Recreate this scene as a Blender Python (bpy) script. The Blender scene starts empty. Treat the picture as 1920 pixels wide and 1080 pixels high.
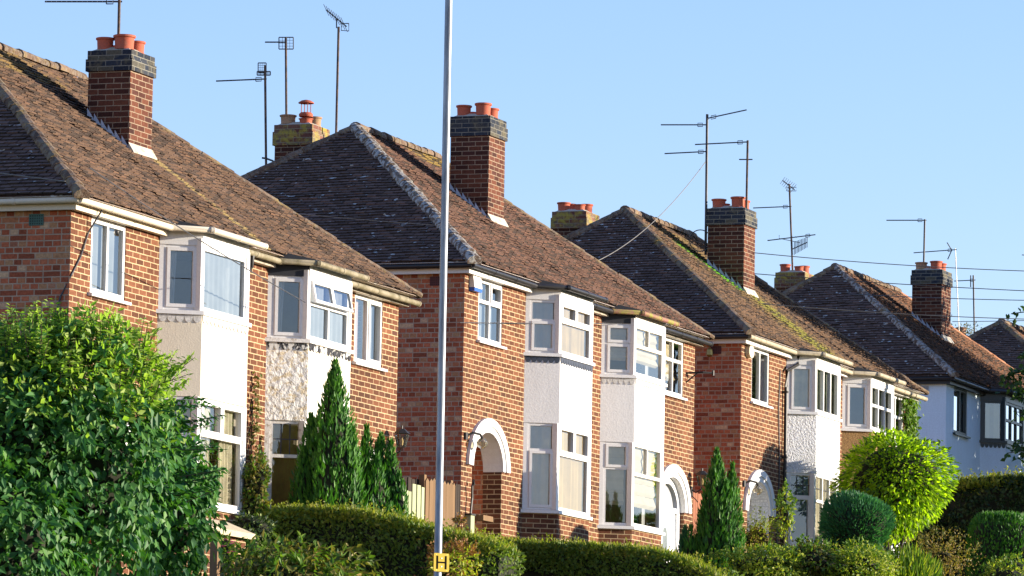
import bpy, bmesh, math, random
import numpy as np
from mathutils import Vector, Matrix
from mathutils.geometry import tessellate_polygon

random.seed(7)
RNG = np.random.default_rng(7)
scene = bpy.context.scene
COL = scene.collection
rad = math.radians

# ------------------------------------------------------------------ camera frame
S = 1.12                                    # metres per survey unit (from brick courses)
FPX = 10588.225                             # focal length in pixels of a 1920 px frame
_ph, _pi, _ro = rad(19.675), rad(6.139), rad(1.036)
_fw = np.array([math.cos(_ph), math.sin(_ph), 0.0]); _rt = np.array([math.sin(_ph), -math.cos(_ph), 0.0]); UPV = np.array([0, 0, 1.0])
_fwd = _fw * math.cos(_pi) + UPV * math.sin(_pi); _u2 = -_fw * math.sin(_pi) + UPV * math.cos(_pi)
_r = _rt * math.cos(_ro) + _u2 * math.sin(_ro); _u = -_rt * math.sin(_ro) + _u2 * math.cos(_ro)
def ray(px, py): return _fwd + _r * (px - 960) / FPX + _u * (540 - py) / FPX
def at_d(px, py, d): return Vector(ray(px, py) * d)
def at_y(px, py, Y): R = ray(px, py); return Vector(R * (Y / R[1]))
def at_x(px, py, X): R = ray(px, py); return Vector(R * (X / R[0]))
def ground_y(px, Y): return at_y(px, 1000, Y)    # x of a sight line at depth-row Y (z unused)

cd = bpy.data.cameras.new('camera'); cam = bpy.data.objects.new('camera', cd); COL.objects.link(cam)
cam.matrix_world = Matrix(((_r[0], _u[0], -_fwd[0], 0), (_r[1], _u[1], -_fwd[1], 0), (_r[2], _u[2], -_fwd[2], 0), (0, 0, 0, 1)))
cd.sensor_width = 36; cd.lens = 36 * FPX / 1920; cd.clip_start = 0.5; cd.clip_end = 6000
scene.camera = cam

# ------------------------------------------------------------------ light
SUN_AZ, SUN_EL = 22.0, 8.5                 # from -Y towards +X, elevation
sdir = Vector((math.sin(rad(SUN_AZ)) * math.cos(rad(SUN_EL)), -math.cos(rad(SUN_AZ)) * math.cos(rad(SUN_EL)), math.sin(rad(SUN_EL))))
ld = bpy.data.lights.new('sun', 'SUN'); sun = bpy.data.objects.new('sun', ld); COL.objects.link(sun)
ld.energy = 4.5; ld.angle = rad(0.55); ld.color = (1.0, 0.88, 0.72)
sun.rotation_euler = sdir.to_track_quat('Z', 'Y').to_euler(); sun.location = (60, -40, 60)
w = bpy.data.worlds.new('World'); scene.world = w; w.use_nodes = True
nt = w.node_tree; nt.nodes.clear()
sk = nt.nodes.new('ShaderNodeTexSky'); sk.sky_type = 'NISHITA'; sk.sun_disc = False
sk.sun_elevation = rad(SUN_EL); sk.sun_rotation = math.atan2(sdir.x, sdir.y)
sk.altitude = 0; sk.air_density = 1.0; sk.dust_density = 0.0; sk.ozone_density = 4.0
bg = nt.nodes.new('ShaderNodeBackground'); bg.inputs[1].default_value = 0.148
wo = nt.nodes.new('ShaderNodeOutputWorld')
tint = nt.nodes.new('ShaderNodeMix'); tint.data_type = 'RGBA'; tint.blend_type = 'MULTIPLY'; tint.inputs[0].default_value = 1; tint.inputs[7].default_value = (1.24, 0.915, 0.965, 1)
nt.links.new(sk.outputs[0], tint.inputs[6]); nt.links.new(tint.outputs[2], bg.inputs[0]); nt.links.new(bg.outputs[0], wo.inputs[0])
vs = scene.view_settings; vs.view_transform = 'Standard'; vs.look = 'None'; vs.exposure = 1.33; vs.gamma = 1; vs.use_curve_mapping = False
scene.cycles.max_bounces = 8; scene.cycles.transparent_max_bounces = 24
scene.cycles.caustics_reflective = False; scene.cycles.caustics_refractive = False

# ------------------------------------------------------------------ materials
class G:
    """small node-graph helper"""
    def __init__(s, name):
        s.m = bpy.data.materials.new(name); s.m.use_nodes = True; s.t = s.m.node_tree; s.t.nodes.clear()
        s.out = s.n('ShaderNodeOutputMaterial')
    def n(s, typ, **kw):
        nd = s.t.nodes.new(typ)
        for k, v in kw.items():
            if k.startswith('i_'):
                key = k[2:]; nd.inputs[int(key) if key.isdigit() else key.replace('_', ' ')].default_value = v
            else: setattr(nd, k, v)
        return nd
    def l(s, a, b): s.t.links.new(a, b)
    def uv(s): return s.n('ShaderNodeUVMap').outputs[0]
    def obj(s): return s.n('ShaderNodeTexCoord').outputs['Object']
    def island(s): return s.n('ShaderNodeNewGeometry').outputs['Random Per Island']
    def noise(s, vec, scale, detail=3, rough=0.55, sxyz=None):
        if sxyz:
            mp = s.n('ShaderNodeMapping'); mp.inputs['Scale'].default_value = sxyz; s.l(vec, mp.inputs[0]); vec = mp.outputs[0]
        nd = s.n('ShaderNodeTexNoise'); nd.inputs['Scale'].default_value = scale; nd.inputs['Detail'].default_value = detail
        nd.inputs['Roughness'].default_value = rough; s.l(vec, nd.inputs['Vector']); return nd.outputs['Fac']
    def ramp(s, fac, stops, interp='LINEAR'):
        nd = s.n('ShaderNodeValToRGB'); cr = nd.color_ramp; cr.interpolation = interp
        while len(cr.elements) < len(stops): cr.elements.new(0.5)
        for e, (p, c) in zip(cr.elements, stops):
            e.position = p; e.color = (c, c, c, 1) if isinstance(c, (int, float)) else (*c, 1)
        s.l(fac, nd.inputs[0]); return nd.outputs[0]
    def mix(s, fac, a, b, mode='MIX'):
        nd = s.n('ShaderNodeMix', data_type='RGBA', blend_type=mode)
        for v, i in ((fac, 0), (a, 6), (b, 7)):
            if isinstance(v, (int, float)): nd.inputs[i].default_value = v if i == 0 else (v, v, v, 1)
            elif isinstance(v, tuple): nd.inputs[i].default_value = (*v, 1)
            else: s.l(v, nd.inputs[i])
        return nd.outputs[2]
    def math(s, op, a, b=0.0):
        nd = s.n('ShaderNodeMath', operation=op)
        for v, i in ((a, 0), (b, 1)):
            if isinstance(v, (int, float)): nd.inputs[i].default_value = v
            else: s.l(v, nd.inputs[i])
        return nd.outputs[0]
    def bump(s, h, strength=0.5, dist=0.01):
        nd = s.n('ShaderNodeBump'); nd.inputs['Strength'].default_value = strength; nd.inputs['Distance'].default_value = dist
        s.l(h, nd.inputs['Height']); return nd.outputs[0]
    def fin(s, color, rough=0.8, bump=None, metal=0.0, spec=0.3):
        p = s.n('ShaderNodeBsdfPrincipled')
        if isinstance(color, tuple): p.inputs['Base Color'].default_value = (*color, 1)
        else: s.l(color, p.inputs['Base Color'])
        if isinstance(rough, (int, float)): p.inputs['Roughness'].default_value = rough
        else: s.l(rough, p.inputs['Roughness'])
        p.inputs['Metallic'].default_value = metal; p.inputs['Specular IOR Level'].default_value = spec
        if bump is not None: s.l(bump, p.inputs['Normal'])
        s.l(p.outputs[0], s.out.inputs[0]); s.p = p; return s.m

def m_brick(name, stops, mortar, squash=1.0, msize=0.0075, weather=0.45, soot=None, bw=0.252, freq=2):
    g = G(name); uv = g.uv()
    wob = g.noise(uv, 3.0, 2); wv = g.n('ShaderNodeVectorMath', operation='MULTIPLY_ADD')
    cmb = g.n('ShaderNodeCombineXYZ'); g.l(wob, cmb.inputs[0]); g.l(wob, cmb.inputs[1])
    wv.inputs[1].default_value = (0.012, 0.012, 0); g.l(cmb.outputs[0], wv.inputs[0]); g.l(uv, wv.inputs[2])
    b = g.n('ShaderNodeTexBrick', offset=0.5, squash=squash, squash_frequency=freq)
    b.inputs['Scale'].default_value = 1; b.inputs['Brick Width'].default_value = bw; b.inputs['Row Height'].default_value = 0.084
    b.inputs['Mortar Size'].default_value = msize; b.inputs['Mortar Smooth'].default_value = 0.25
    b.inputs['Color1'].default_value = (0, 0, 0, 1); b.inputs['Color2'].default_value = (1, 1, 1, 1); b.inputs['Mortar'].default_value = (0.5, 0.5, 0.5, 1)
    g.l(wv.outputs[0], b.inputs['Vector'])
    c = g.ramp(b.outputs['Color'], stops)
    fine = g.noise(uv, 28, 3); c = g.mix(g.math('MULTIPLY', fine, 0.5), c, (0.05, 0.025, 0.02), 'MIX') if False else g.mix(0.45, c, g.ramp(fine, [(0.3, 0.35), (0.7, 1.35)]), 'MULTIPLY')
    mo = g.mix(0.4, mortar, g.ramp(g.noise(uv, 9, 3), [(0.3, 0.5), (0.7, 1.2)]), 'MULTIPLY')
    c = g.mix(b.outputs['Fac'], c, mo)
    big = g.noise(uv, 0.7, 4, 0.6)
    c = g.mix(weather, c, g.ramp(big, [(0.3, 0.5), (0.7, 1.25)]), 'MULTIPLY')
    if soot:
        c = g.mix(g.ramp(g.noise(uv, 3.5, 5, 0.7), soot[0]), c, soot[1])
    h = g.math('ADD', g.math('MULTIPLY', b.outputs['Fac'], -0.8), g.math('MULTIPLY', fine, 0.35))
    return g.fin(c, 0.9, g.bump(h, 0.6, 0.012), spec=0.15)

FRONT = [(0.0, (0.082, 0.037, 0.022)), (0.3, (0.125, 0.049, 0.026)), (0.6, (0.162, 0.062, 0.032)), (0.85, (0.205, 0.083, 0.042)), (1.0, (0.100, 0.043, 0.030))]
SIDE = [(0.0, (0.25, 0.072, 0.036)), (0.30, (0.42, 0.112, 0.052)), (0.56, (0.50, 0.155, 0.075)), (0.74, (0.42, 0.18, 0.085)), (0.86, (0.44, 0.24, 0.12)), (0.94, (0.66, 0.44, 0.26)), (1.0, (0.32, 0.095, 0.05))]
CHIM = [(0.0, (0.045, 0.020, 0.016)), (0.4, (0.11, 0.038, 0.024)), (0.75, (0.17, 0.062, 0.034)), (1.0, (0.075, 0.030, 0.024))]
BLUE = [(0.0, (0.018, 0.023, 0.034)), (0.5, (0.036, 0.044, 0.06)), (0.8, (0.06, 0.06, 0.06)), (1.0, (0.10, 0.09, 0.065))]
M = {}
M['brick'] = m_brick('front_brick', FRONT, (0.50, 0.37, 0.21), msize=0.0085)
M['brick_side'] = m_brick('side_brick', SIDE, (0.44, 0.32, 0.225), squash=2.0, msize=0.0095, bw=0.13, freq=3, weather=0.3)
M['brick_chimney'] = m_brick('chimney_brick', CHIM, (0.34, 0.255, 0.17), weather=0.5)
M['brick_cap'] = m_brick('blue_cap_brick', BLUE, (0.22, 0.21, 0.17), weather=0.5, soot=([(0.52, 0.0), (0.68, 0.6)], (0.17, 0.145, 0.08)))
M['brick_moss'] = m_brick('mossy_cap_brick', [(0, (0.16, 0.06, 0.045)), (0.5, (0.22, 0.10, 0.07)), (1, (0.16, 0.13, 0.09))], (0.30, 0.25, 0.17), soot=([(0.48, 0.0), (0.62, 0.85)], (0.36, 0.29, 0.05)))
M['brick_white'] = m_brick('white_painted_brick', [(0, (0.72, 0.74, 0.78)), (1, (0.8, 0.81, 0.82))], (0.6, 0.62, 0.66), weather=0.15)

def m_tile(name, base, moss=(), lichen=0.0, dark=1.0):
    g = G(name); o = g.obj(); isl = g.island()
    c = g.ramp(isl, [(0.0, tuple(k * 0.68 for k in base)), (0.25, tuple(k * 0.9 for k in base)), (0.7, base), (0.9, tuple(k * 1.15 for k in base)), (1.0, (base[0] * 1.3, base[1] * 1.18, base[2] * 1.1))])
    big = g.noise(o, 0.9, 5, 0.65); c = g.mix(0.40, c, g.ramp(big, [(0.3, 0.55), (0.7, 1.3)]), 'MULTIPLY')
    fine = g.noise(o, 22, 4, 0.7); c = g.mix(0.3, c, g.ramp(fine, [(0.3, 0.45), (0.72, 1.4)]), 'MULTIPLY')
    # yellow-grey lichen bloom
    lf = g.math('MULTIPLY', g.ramp(g.noise(o, 6, 5, 0.75), [(0.52, 0), (0.7, 1)]), 0.2)
    c = g.mix(lf, c, (0.20, 0.16, 0.09))
    if lichen: c = g.mix(g.math('MULTIPLY', g.ramp(g.noise(o, 6.5, 2, 0.5, (1, 1, 1.8)), [(0.655, 0), (0.685, 1)]), lichen), c, (0.62, 0.62, 0.58))
    sx = g.n('ShaderNodeSeparateXYZ'); g.l(o, sx.inputs[0])
    for (x0, width, y0, y1, colr, amt) in moss:
        wx = g.math('ADD', sx.outputs[0], g.math('MULTIPLY', g.math('SUBTRACT', g.noise(o, 2.2, 4, 0.7), 0.5), width * 2.4))
        dx = g.math('ABSOLUTE', g.math('SUBTRACT', wx, x0))
        f = g.math('SUBTRACT', 1.0, g.math('DIVIDE', dx, width)); f = g.math('MAXIMUM', f, 0.0)
        yy = g.math('MULTIPLY', g.math('GREATER_THAN', sx.outputs[1], y0), g.math('LESS_THAN', sx.outputs[1], y1))
        f = g.math('MULTIPLY', f, yy); f = g.ramp(g.math('MULTIPLY', f, g.math('ADD', g.noise(o, 9, 3), 0.5)), [(0.15, 0), (0.55, amt)])
        c = g.mix(f, c, colr)
    return g.fin(c, 0.92, g.bump(fine, 0.5, 0.01), spec=0.12)
TB = (0.25, 0.135, 0.078)
M['tile_A'] = m_tile('brown_roof_tile', (0.158, 0.100, 0.068), [(6.45, 0.24, -1, 1.9, (0.36, 0.28, 0.11), 0.6), (4.2, 3.0, 3.0, 4.0, (0.34, 0.25, 0.06), 0.35)])
M['tile_B'] = m_tile('red_brown_roof_tile', (0.155, 0.090, 0.066), [(6.45, 0.12, -1, 1.9, (0.10, 0.07, 0.05), 0.6), (7.6, 1.5, 3.3, 4.0, (0.36, 0.27, 0.06), 0.5)])
M['tile_C'] = m_tile('mossy_roof_tile', (0.160, 0.102, 0.066), [(5.9, 0.75, -0.6, 2.6, (0.19, 0.22, 0.035), 0.75), (5.9, 1.8, -1.0, 3.4, (0.27, 0.215, 0.07), 0.35), (5.2, 0.5, 1.6, 3.0, (0.10, 0.26, 0.02), 1.0)])
M['tile_D'] = m_tile('orange_brown_roof_tile', (0.185, 0.100, 0.062))
M['tile_side'] = m_tile('slate_brown_side_tile', (0.150, 0.098, 0.080), lichen=0.8)
def m_hip(name, base, specks, amt, yellow=0.3):
    g = G(name); o = g.obj(); isl = g.island()
    c = g.mix(0.6, base, g.ramp(isl, [(0, 0.5), (1, 1.5)]), 'MULTIPLY')
    c = g.mix(g.math('MULTIPLY', g.ramp(g.noise(o, 4, 4, 0.7), [(0.5, 0), (0.66, 1)]), yellow), c, (0.42, 0.32, 0.09))
    c = g.mix(g.math('MULTIPLY', g.ramp(g.noise(o, 13, 3, 0.6), [(0.47, 0), (0.56, 1)]), amt), c, specks)
    return g.fin(c, 0.95, g.bump(g.noise(o, 18, 4), 0.7, 0.02), spec=0.1)
M['hip_plain'] = m_hip('mossy_hip_tile', (0.145, 0.095, 0.065), (0.28, 0.25, 0.20), 0.35, 0.35)
M['hip_lichen'] = m_hip('lichen_hip_tile', (0.15, 0.11, 0.085), (0.52, 0.52, 0.48), 0.68, 0.15)
M['hip_some'] = m_hip('weathered_hip_tile', (0.15, 0.105, 0.08), (0.50, 0.49, 0.46), 0.55, 0.2)
M['hip_new'] = m_hip('orange_ridge_tile', (0.46, 0.20, 0.10), (0.4, 0.35, 0.28), 0.2, 0.1)

def m_plain(name, col, rough=0.5, var=0.15, scale=6, metal=0.0, spec=0.4, bumps=0.0, bscale=60):
    g = G(name); o = g.obj()
    c = g.mix(1.0, col, g.ramp(g.noise(o, scale, 4, 0.6), [(0.3, 1 - var), (0.7, 1 + var * 0.5)]), 'MULTIPLY')
    return g.fin(c, rough, g.bump(g.noise(o, bscale, 3), bumps, 0.01) if bumps else None, metal, spec)
def m_stain(name, col, stain, lo, hi, scale=5, rough=0.7, bumps=0.3, bscale=40, amt=1.0, stretch=None, bdist=0.012, streak=0.0):
    g = G(name); o = g.obj()
    f = g.math('MULTIPLY', g.ramp(g.noise(o, scale, 5, 0.65, stretch), [(lo, 0), (hi, 1)]), amt)
    c = g.mix(f, col, stain)
    if streak: c = g.mix(streak, c, g.ramp(g.noise(o, 1.0, 5, 0.7, (3.5, 3.5, .8)), [(0.42, 1.03), (0.75, 0.5)]), 'MULTIPLY')
    n2 = g.noise(o, bscale, 4, 0.6)
    c = g.mix(0.25, c, g.ramp(n2, [(0.3, 0.7), (0.7, 1.15)]), 'MULTIPLY')
    return g.fin(c, rough, g.bump(n2, bumps, bdist), spec=0.25)
M['tile_edge'] = m_plain('shadow_line_tile_edge', (0.055, 0.038, 0.028), 0.95, 0.5, 3)  # dark tail faces draw the shadow line under each tile course
M['upvc'] = m_stain('white_upvc', (0.72, 0.71, 0.69), (0.62, 0.60, 0.55), 0.6, 0.85, 4, 0.35, 0.0)
M['old_frame'] = m_stain('weathered_white_paint', (0.72, 0.69, 0.64), (0.42, 0.36, 0.28), 0.52, 0.62, 9, 0.7, 0.4, 30)
M['cream_plastic'] = m_stain('cream_gutter_plastic', (0.66, 0.58, 0.44), (0.42, 0.34, 0.22), 0.6, 0.8, 4, 0.45, 0.0)
M['mossy_gutter'] = m_stain('mossy_gutter', (0.30, 0.255, 0.17), (0.16, 0.135, 0.07), 0.4, 0.65, 6, 0.7, 0.2)
M['red_gutter'] = m_stain('rusty_mossy_gutter', (0.28, 0.12, 0.10), (0.26, 0.24, 0.05), 0.42, 0.6, 5, 0.7, 0.2)
M['black_gutter'] = m_plain('black_gutter_paint', (0.022, 0.02, 0.02), 0.4, 0.3)
M['grey_gutter'] = m_stain('bleached_gutter', (0.42, 0.36, 0.25), (0.2, 0.165, 0.1), 0.5, 0.75, 6, 0.6, 0.1)
M['fascia_white'] = m_stain('white_fascia_paint', (0.76, 0.73, 0.68), (0.50, 0.44, 0.35), 0.58, 0.75, 4, 0.5, 0.1)
M['fascia_grey'] = m_stain('bare_grey_fascia', (0.42, 0.36, 0.28), (0.22, 0.19, 0.15), 0.45, 0.6, 8, 0.9, 0.5, 30)
M['lead'] = m_stain('lead_sheet', (0.48, 0.50, 0.55), (0.66, 0.67, 0.69), 0.45, 0.7, 7, 0.5, 0.2)
M['dark_felt'] = m_plain('black_felt', (0.018, 0.02, 0.026), 0.6, 0.3)
M['terracotta'] = m_stain('terracotta_pot', (0.44, 0.105, 0.055), (0.32, 0.15, 0.09), 0.55, 0.75, 8, 0.75, 0.2)
M['old_pot'] = m_stain('weathered_buff_pot', (0.40, 0.22, 0.13), (0.30, 0.24, 0.12), 0.45, 0.65, 8, 0.85, 0.3)
M['mortar'] = m_stain('cement_flaunching', (0.50, 0.46, 0.38), (0.34, 0.30, 0.14), 0.5, 0.7, 8, 0.95, 0.5)
M['render_cream'] = m_stain('cream_render', (0.68, 0.61, 0.48), (0.66, 0.58, 0.45), 0.55, 0.8, 3, 0.9, 0.35, 45, streak=0.2)
M['render_peel'] = m_stain('peeling_render', (0.80, 0.77, 0.71), (0.66, 0.55, 0.38), 0.50, 0.57, 5.5, 0.9, 0.8, 12, bdist=0.045, stretch=(1.6, 1.6, 2.6))
M['render_white'] = m_stain('white_render', (0.72, 0.71, 0.69), (0.62, 0.60, 0.58), 0.66, 0.85, 4, 0.85, 0.3, 30, streak=0.2)
M['roughcast'] = m_stain('white_roughcast', (0.80, 0.80, 0.80), (0.60, 0.60, 0.62), 0.62, 0.8, 9, 0.9, 1.0, 26, bdist=0.06)
M['pebbledash'] = m_stain('brown_pebbledash', (0.36, 0.22, 0.09), (0.22, 0.13, 0.06), 0.45, 0.65, 30, 0.95, 1.0, 60, bdist=0.03)
M['paint_wall'] = m_stain('pale_painted_render', (0.72, 0.85, 0.95), (0.62, 0.73, 0.82), 0.55, 0.85, 1.2, 0.85, 0.3, 30, streak=0.15)
M['teal'] = m_plain('dark_teal_paint', (0.012, 0.035, 0.042), 0.35, 0.2)
M['scallop_dark'] = m_plain('dark_lead_trim', (0.035, 0.045, 0.07), 0.5, 0.3)
M['scallop_faint'] = m_plain('painted_scallop_trim', (0.62, 0.60, 0.56), 0.8, 0.35, 30)
M['scallop_worn'] = m_stain('worn_scallop_trim', (0.70, 0.68, 0.62), (0.03, 0.03, 0.035), 0.46, 0.5, 8, 0.8, 0.2)
M['interior'] = m_plain('room_plaster', (0.42, 0.36, 0.27), 0.95, 0.1)
M['floor_in'] = m_plain('room_floor', (0.16, 0.11, 0.07), 0.9, 0.2)
M['net'] = None
def m_cloth(name, col, trans=0.35, stripe=None, var=0.1, see=0.0):
    g = G(name); o = g.obj()
    c = g.mix(1.0, col, g.ramp(g.noise(o, 3, 3), [(0.3, 1 - var), (0.7, 1 + var)]), 'MULTIPLY')
    d = g.n('ShaderNodeBsdfDiffuse'); t = g.n('ShaderNodeBsdfTranslucent'); g.l(c, d.inputs[0]); g.l(c, t.inputs[0])
    mx = g.n('ShaderNodeMixShader'); mx.inputs[0].default_value = trans; g.l(d.outputs[0], mx.inputs[1]); g.l(t.outputs[0], mx.inputs[2])
    o_ = mx.outputs[0]
    if see:
        tr = g.n('ShaderNodeBsdfTransparent'); m2 = g.n('ShaderNodeMixShader'); m2.inputs[0].default_value = see
        g.l(o_, m2.inputs[1]); g.l(tr.outputs[0], m2.inputs[2]); o_ = m2.outputs[0]
    g.l(o_, g.out.inputs[0]); return g.m
M['net'] = m_cloth('white_net', (0.82, 0.83, 0.84), 0.4, see=0.06)
M['net_grey'] = m_cloth('grey_net', (0.40, 0.43, 0.44), 0.35, see=0.12)
M['lace'] = m_cloth('cream_lace', (0.84, 0.76, 0.55), 0.4, var=0.25, see=0.03)
M['curtain_white'] = m_cloth('pale_curtain', (0.62, 0.64, 0.66), 0.3)
M['curtain_blue'] = m_cloth('blue_curtain', (0.16, 0.26, 0.38), 0.3)
M['curtain_green'] = m_cloth('grey_green_curtain', (0.42, 0.43, 0.36), 0.3)
M['curtain_pink'] = m_cloth('pink_curtain', (0.62, 0.48, 0.45), 0.3)
M['blind_yellow'] = m_cloth('straw_blind', (0.80, 0.58, 0.25), 0.3)
M['blind_cream'] = m_cloth('cream_roman_blind', (0.72, 0.61, 0.40), 0.3, var=0.15)
M['blind_olive'] = m_cloth('olive_reflection_sheet', (0.36, 0.27, 0.09), 0.25, var=0.25, see=0.15)  # olive sheet stands in for the trees reflected in the lower cheek
M['blind_slate_sky'] = m_cloth('slate_blind_and_sky_reflection', (0.10, 0.16, 0.24), 0.1)
M['blind_wood'] = m_cloth('olive_slat_blind', (0.48, 0.46, 0.26), 0.1)
def m_glass(name, tint=(0.90, 0.92, 0.92), gain=1.2, base=0.09, rough=0.015, wave=0.10):
    g = G(name); o = g.obj()
    fr = g.n('ShaderNodeFresnel'); fr.inputs[0].default_value = 1.5
    f = g.math('ADD', g.math('MULTIPLY', fr.outputs[0], gain), base); f = g.math('MINIMUM', f, 0.95)
    tr = g.n('ShaderNodeBsdfTransparent'); tr.inputs[0].default_value = (*tint, 1)
    gl = g.n('ShaderNodeBsdfGlossy'); gl.inputs['Roughness'].default_value = rough; gl.inputs['Color'].default_value = (0.95, 0.97, 1, 1)
    g.l(g.bump(g.noise(o, 1.6, 2), wave, 0.02), gl.inputs['Normal'])
    mx = g.n('ShaderNodeMixShader'); g.l(f, mx.inputs[0]); g.l(tr.outputs[0], mx.inputs[1]); g.l(gl.outputs[0], mx.inputs[2])
    g.l(mx.outputs[0], g.out.inputs[0]); return g.m
M['glass'] = m_glass('window_glass')
M['glass_sky'] = m_glass('bright_window_glass', gain=3.6, base=0.06)
M['glass_frost'] = m_glass('textured_glass', (0.25, 0.33, 0.33), 1.2, 0.15, 0.35, 1.0)
M['glass_lamp'] = m_glass('lantern_glass', (0.85, 0.78, 0.6), 1.2, 0.1, 0.2, 0.5)
M['door_white'] = m_plain('white_door', (0.80, 0.80, 0.79), 0.4, 0.05)
M['brass'] = m_plain('aged_brass', (0.42, 0.30, 0.10), 0.4, 0.2, metal=0.8)
M['bars_dark'] = m_plain('lead_came', (0.06, 0.06, 0.065), 0.5, 0.2)
def m_galv():
    g = G('galvanised_steel'); o = g.obj()
    c = g.mix(1.0, (0.27, 0.29, 0.31), g.ramp(g.noise(o, 9, 4, 0.7, (1, 1, 0.15)), [(0.35, 0.55), (0.65, 1.2)]), 'MULTIPLY')
    return g.fin(c, 0.45, g.bump(g.noise(o, 40, 2), 0.1, 0.005), 0.55, 0.5)
M['galv'] = m_galv()
M['sign_yellow'] = m_plain('hydrant_yellow', (0.42, 0.29, 0.0), 0.7, 0.1)
M['sign_black'] = m_plain('sign_black', (0.008, 0.008, 0.008), 0.95, 0.1, spec=0.02)
M['aerial'] = m_plain('aerial_grey_metal', (0.075, 0.075, 0.08), 0.55, 0.3, metal=0.3)
M['mast_rust'] = m_stain('rusty_mast', (0.16, 0.10, 0.065), (0.07, 0.06, 0.055), 0.45, 0.6, 8, 0.7, 0.1)
M['mast_alu'] = m_plain('bright_mast', (0.30, 0.30, 0.29), 0.4, 0.1, metal=0.4)
M['wire'] = m_plain('weathered_cable', (0.06, 0.06, 0.065), 0.6, 0.2)
M['wire_pale'] = m_plain('pale_grey_cable', (0.20, 0.19, 0.17), 0.6, 0.2)
M['iron'] = m_plain('black_iron', (0.02, 0.018, 0.016), 0.5, 0.3)
M['alarm_white'] = m_plain('white_alarm_case', (0.74, 0.72, 0.66), 0.4, 0.08)
M['alarm_blue'] = m_plain('blue_alarm_lens', (0.03, 0.12, 0.5), 0.3, 0.1)
M['alarm_cream'] = m_plain('cream_alarm_case', (0.62, 0.53, 0.36), 0.5, 0.1)
M['vent_green'] = m_plain('green_vent', (0.05, 0.12, 0.09), 0.6, 0.2)
M['vent_brown'] = m_plain('terracotta_vent', (0.12, 0.035, 0.03), 0.8, 0.2)
M['vent_hole'] = m_plain('vent_void', (0.008, 0.008, 0.008), 0.9, 0.1)
M['vent_white'] = m_plain('pale_vent', (0.45, 0.47, 0.5), 0.8, 0.1)
def m_wood(name, c0, c1):
    g = G(name); o = g.obj(); isl = g.island()
    f = g.noise(o, 5, 5, 0.65, (3, 3, 0.35)); c = g.mix(f, c0, c1); c = g.mix(0.6, c, g.ramp(isl, [(0, 0.65), (1, 1.25)]), 'MULTIPLY')
    return g.fin(c, 0.9, g.bump(f, 0.4, 0.01), spec=0.15)
M['wood'] = m_wood('weathered_fence_wood', (0.26, 0.16, 0.085), (0.14, 0.09, 0.05))
M['wood_dark'] = m_wood('dark_fence_wood', (0.06, 0.045, 0.035), (0.03, 0.025, 0.02))
M['wood_green'] = m_wood('pale_green_fence', (0.40, 0.43, 0.24), (0.30, 0.33, 0.20))
M['wood_red'] = m_wood('red_brown_fence', (0.32, 0.14, 0.08), (0.22, 0.09, 0.055))
M['bark'] = m_wood('bark', (0.10, 0.075, 0.05), (0.05, 0.04, 0.03))
M['stone'] = m_stain('stone_coping', (0.55, 0.46, 0.30), (0.40, 0.35, 0.25), 0.45, 0.65, 5, 0.9, 0.5)
M['asphalt'] = m_stain('asphalt', (0.05, 0.05, 0.052), (0.075, 0.073, 0.07), 0.4, 0.7, 0.6, 0.95, 0.4, 60)
M['paving'] = m_stain('pavement_slabs', (0.24, 0.23, 0.21), (0.17, 0.165, 0.155), 0.4, 0.7, 1.2, 0.9, 0.3)
M['kerb'] = m_stain('kerb_stone', (0.30, 0.29, 0.27), (0.2, 0.19, 0.17), 0.4, 0.7, 2, 0.9, 0.3)
M['paint_line'] = m_plain('road_paint', (0.75, 0.75, 0.72), 0.7, 0.2)
M['turf'] = m_stain('rough_turf', (0.055, 0.085, 0.022), (0.09, 0.075, 0.035), 0.45, 0.65, 1.5, 1.0, 0.8, 25, bdist=0.05)

def m_leaf(name, stops, trans=0.3, rough=0.5, spec=0.3, noise_amt=0.35):
    g = G(name); isl = g.island(); o = g.obj()
    c = g.ramp(isl, stops)
    c = g.mix(noise_amt, c, g.ramp(g.noise(o, 1.7, 3), [(0.3, 0.55), (0.7, 1.4)]), 'MULTIPLY')
    p = g.n('ShaderNodeBsdfPrincipled'); g.l(c, p.inputs['Base Color']); p.inputs['Roughness'].default_value = rough; p.inputs['Specular IOR Level'].default_value = spec
    t = g.n('ShaderNodeBsdfTranslucent'); g.l(g.mix(1.0, c, (1.1, 1.3, 0.45), 'MULTIPLY'), t.inputs[0])
    mx = g.n('ShaderNodeMixShader'); mx.inputs[0].default_value = trans; g.l(p.outputs[0], mx.inputs[1]); g.l(t.outputs[0], mx.inputs[2])
    g.l(mx.outputs[0], g.out.inputs[0]); return g.m
def lf(a, b, c): return [(0.0, a), (0.5, b), (1.0, c)]
M['leaf_bush'] = m_leaf('glossy_shrub_leaf', lf((0.030, 0.115, 0.036), (0.06, 0.18, 0.042), (0.11, 0.25, 0.04)), 0.32, 0.5, 0.25)
M['leaf_shoot_lit_top'] = m_leaf('shoot_and_sunlit_top_leaf', lf((0.16, 0.29, 0.035), (0.27, 0.40, 0.06), (0.40, 0.50, 0.12)), 0.5)
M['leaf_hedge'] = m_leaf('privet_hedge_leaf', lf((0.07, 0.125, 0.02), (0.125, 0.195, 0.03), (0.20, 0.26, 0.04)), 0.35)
M['leaf_hedge_top'] = m_leaf('sunlit_hedge_top_growth', lf((0.17, 0.21, 0.025), (0.27, 0.30, 0.035), (0.40, 0.36, 0.07)), 0.45)
M['leaf_conifer'] = m_leaf('conifer_spray', lf((0.032, 0.115, 0.022), (0.06, 0.19, 0.026), (0.11, 0.27, 0.032)), 0.3)
M['leaf_juniper'] = m_leaf('blue_green_conifer', lf((0.028, 0.12, 0.062), (0.05, 0.18, 0.075), (0.09, 0.25, 0.09)), 0.3)
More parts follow.
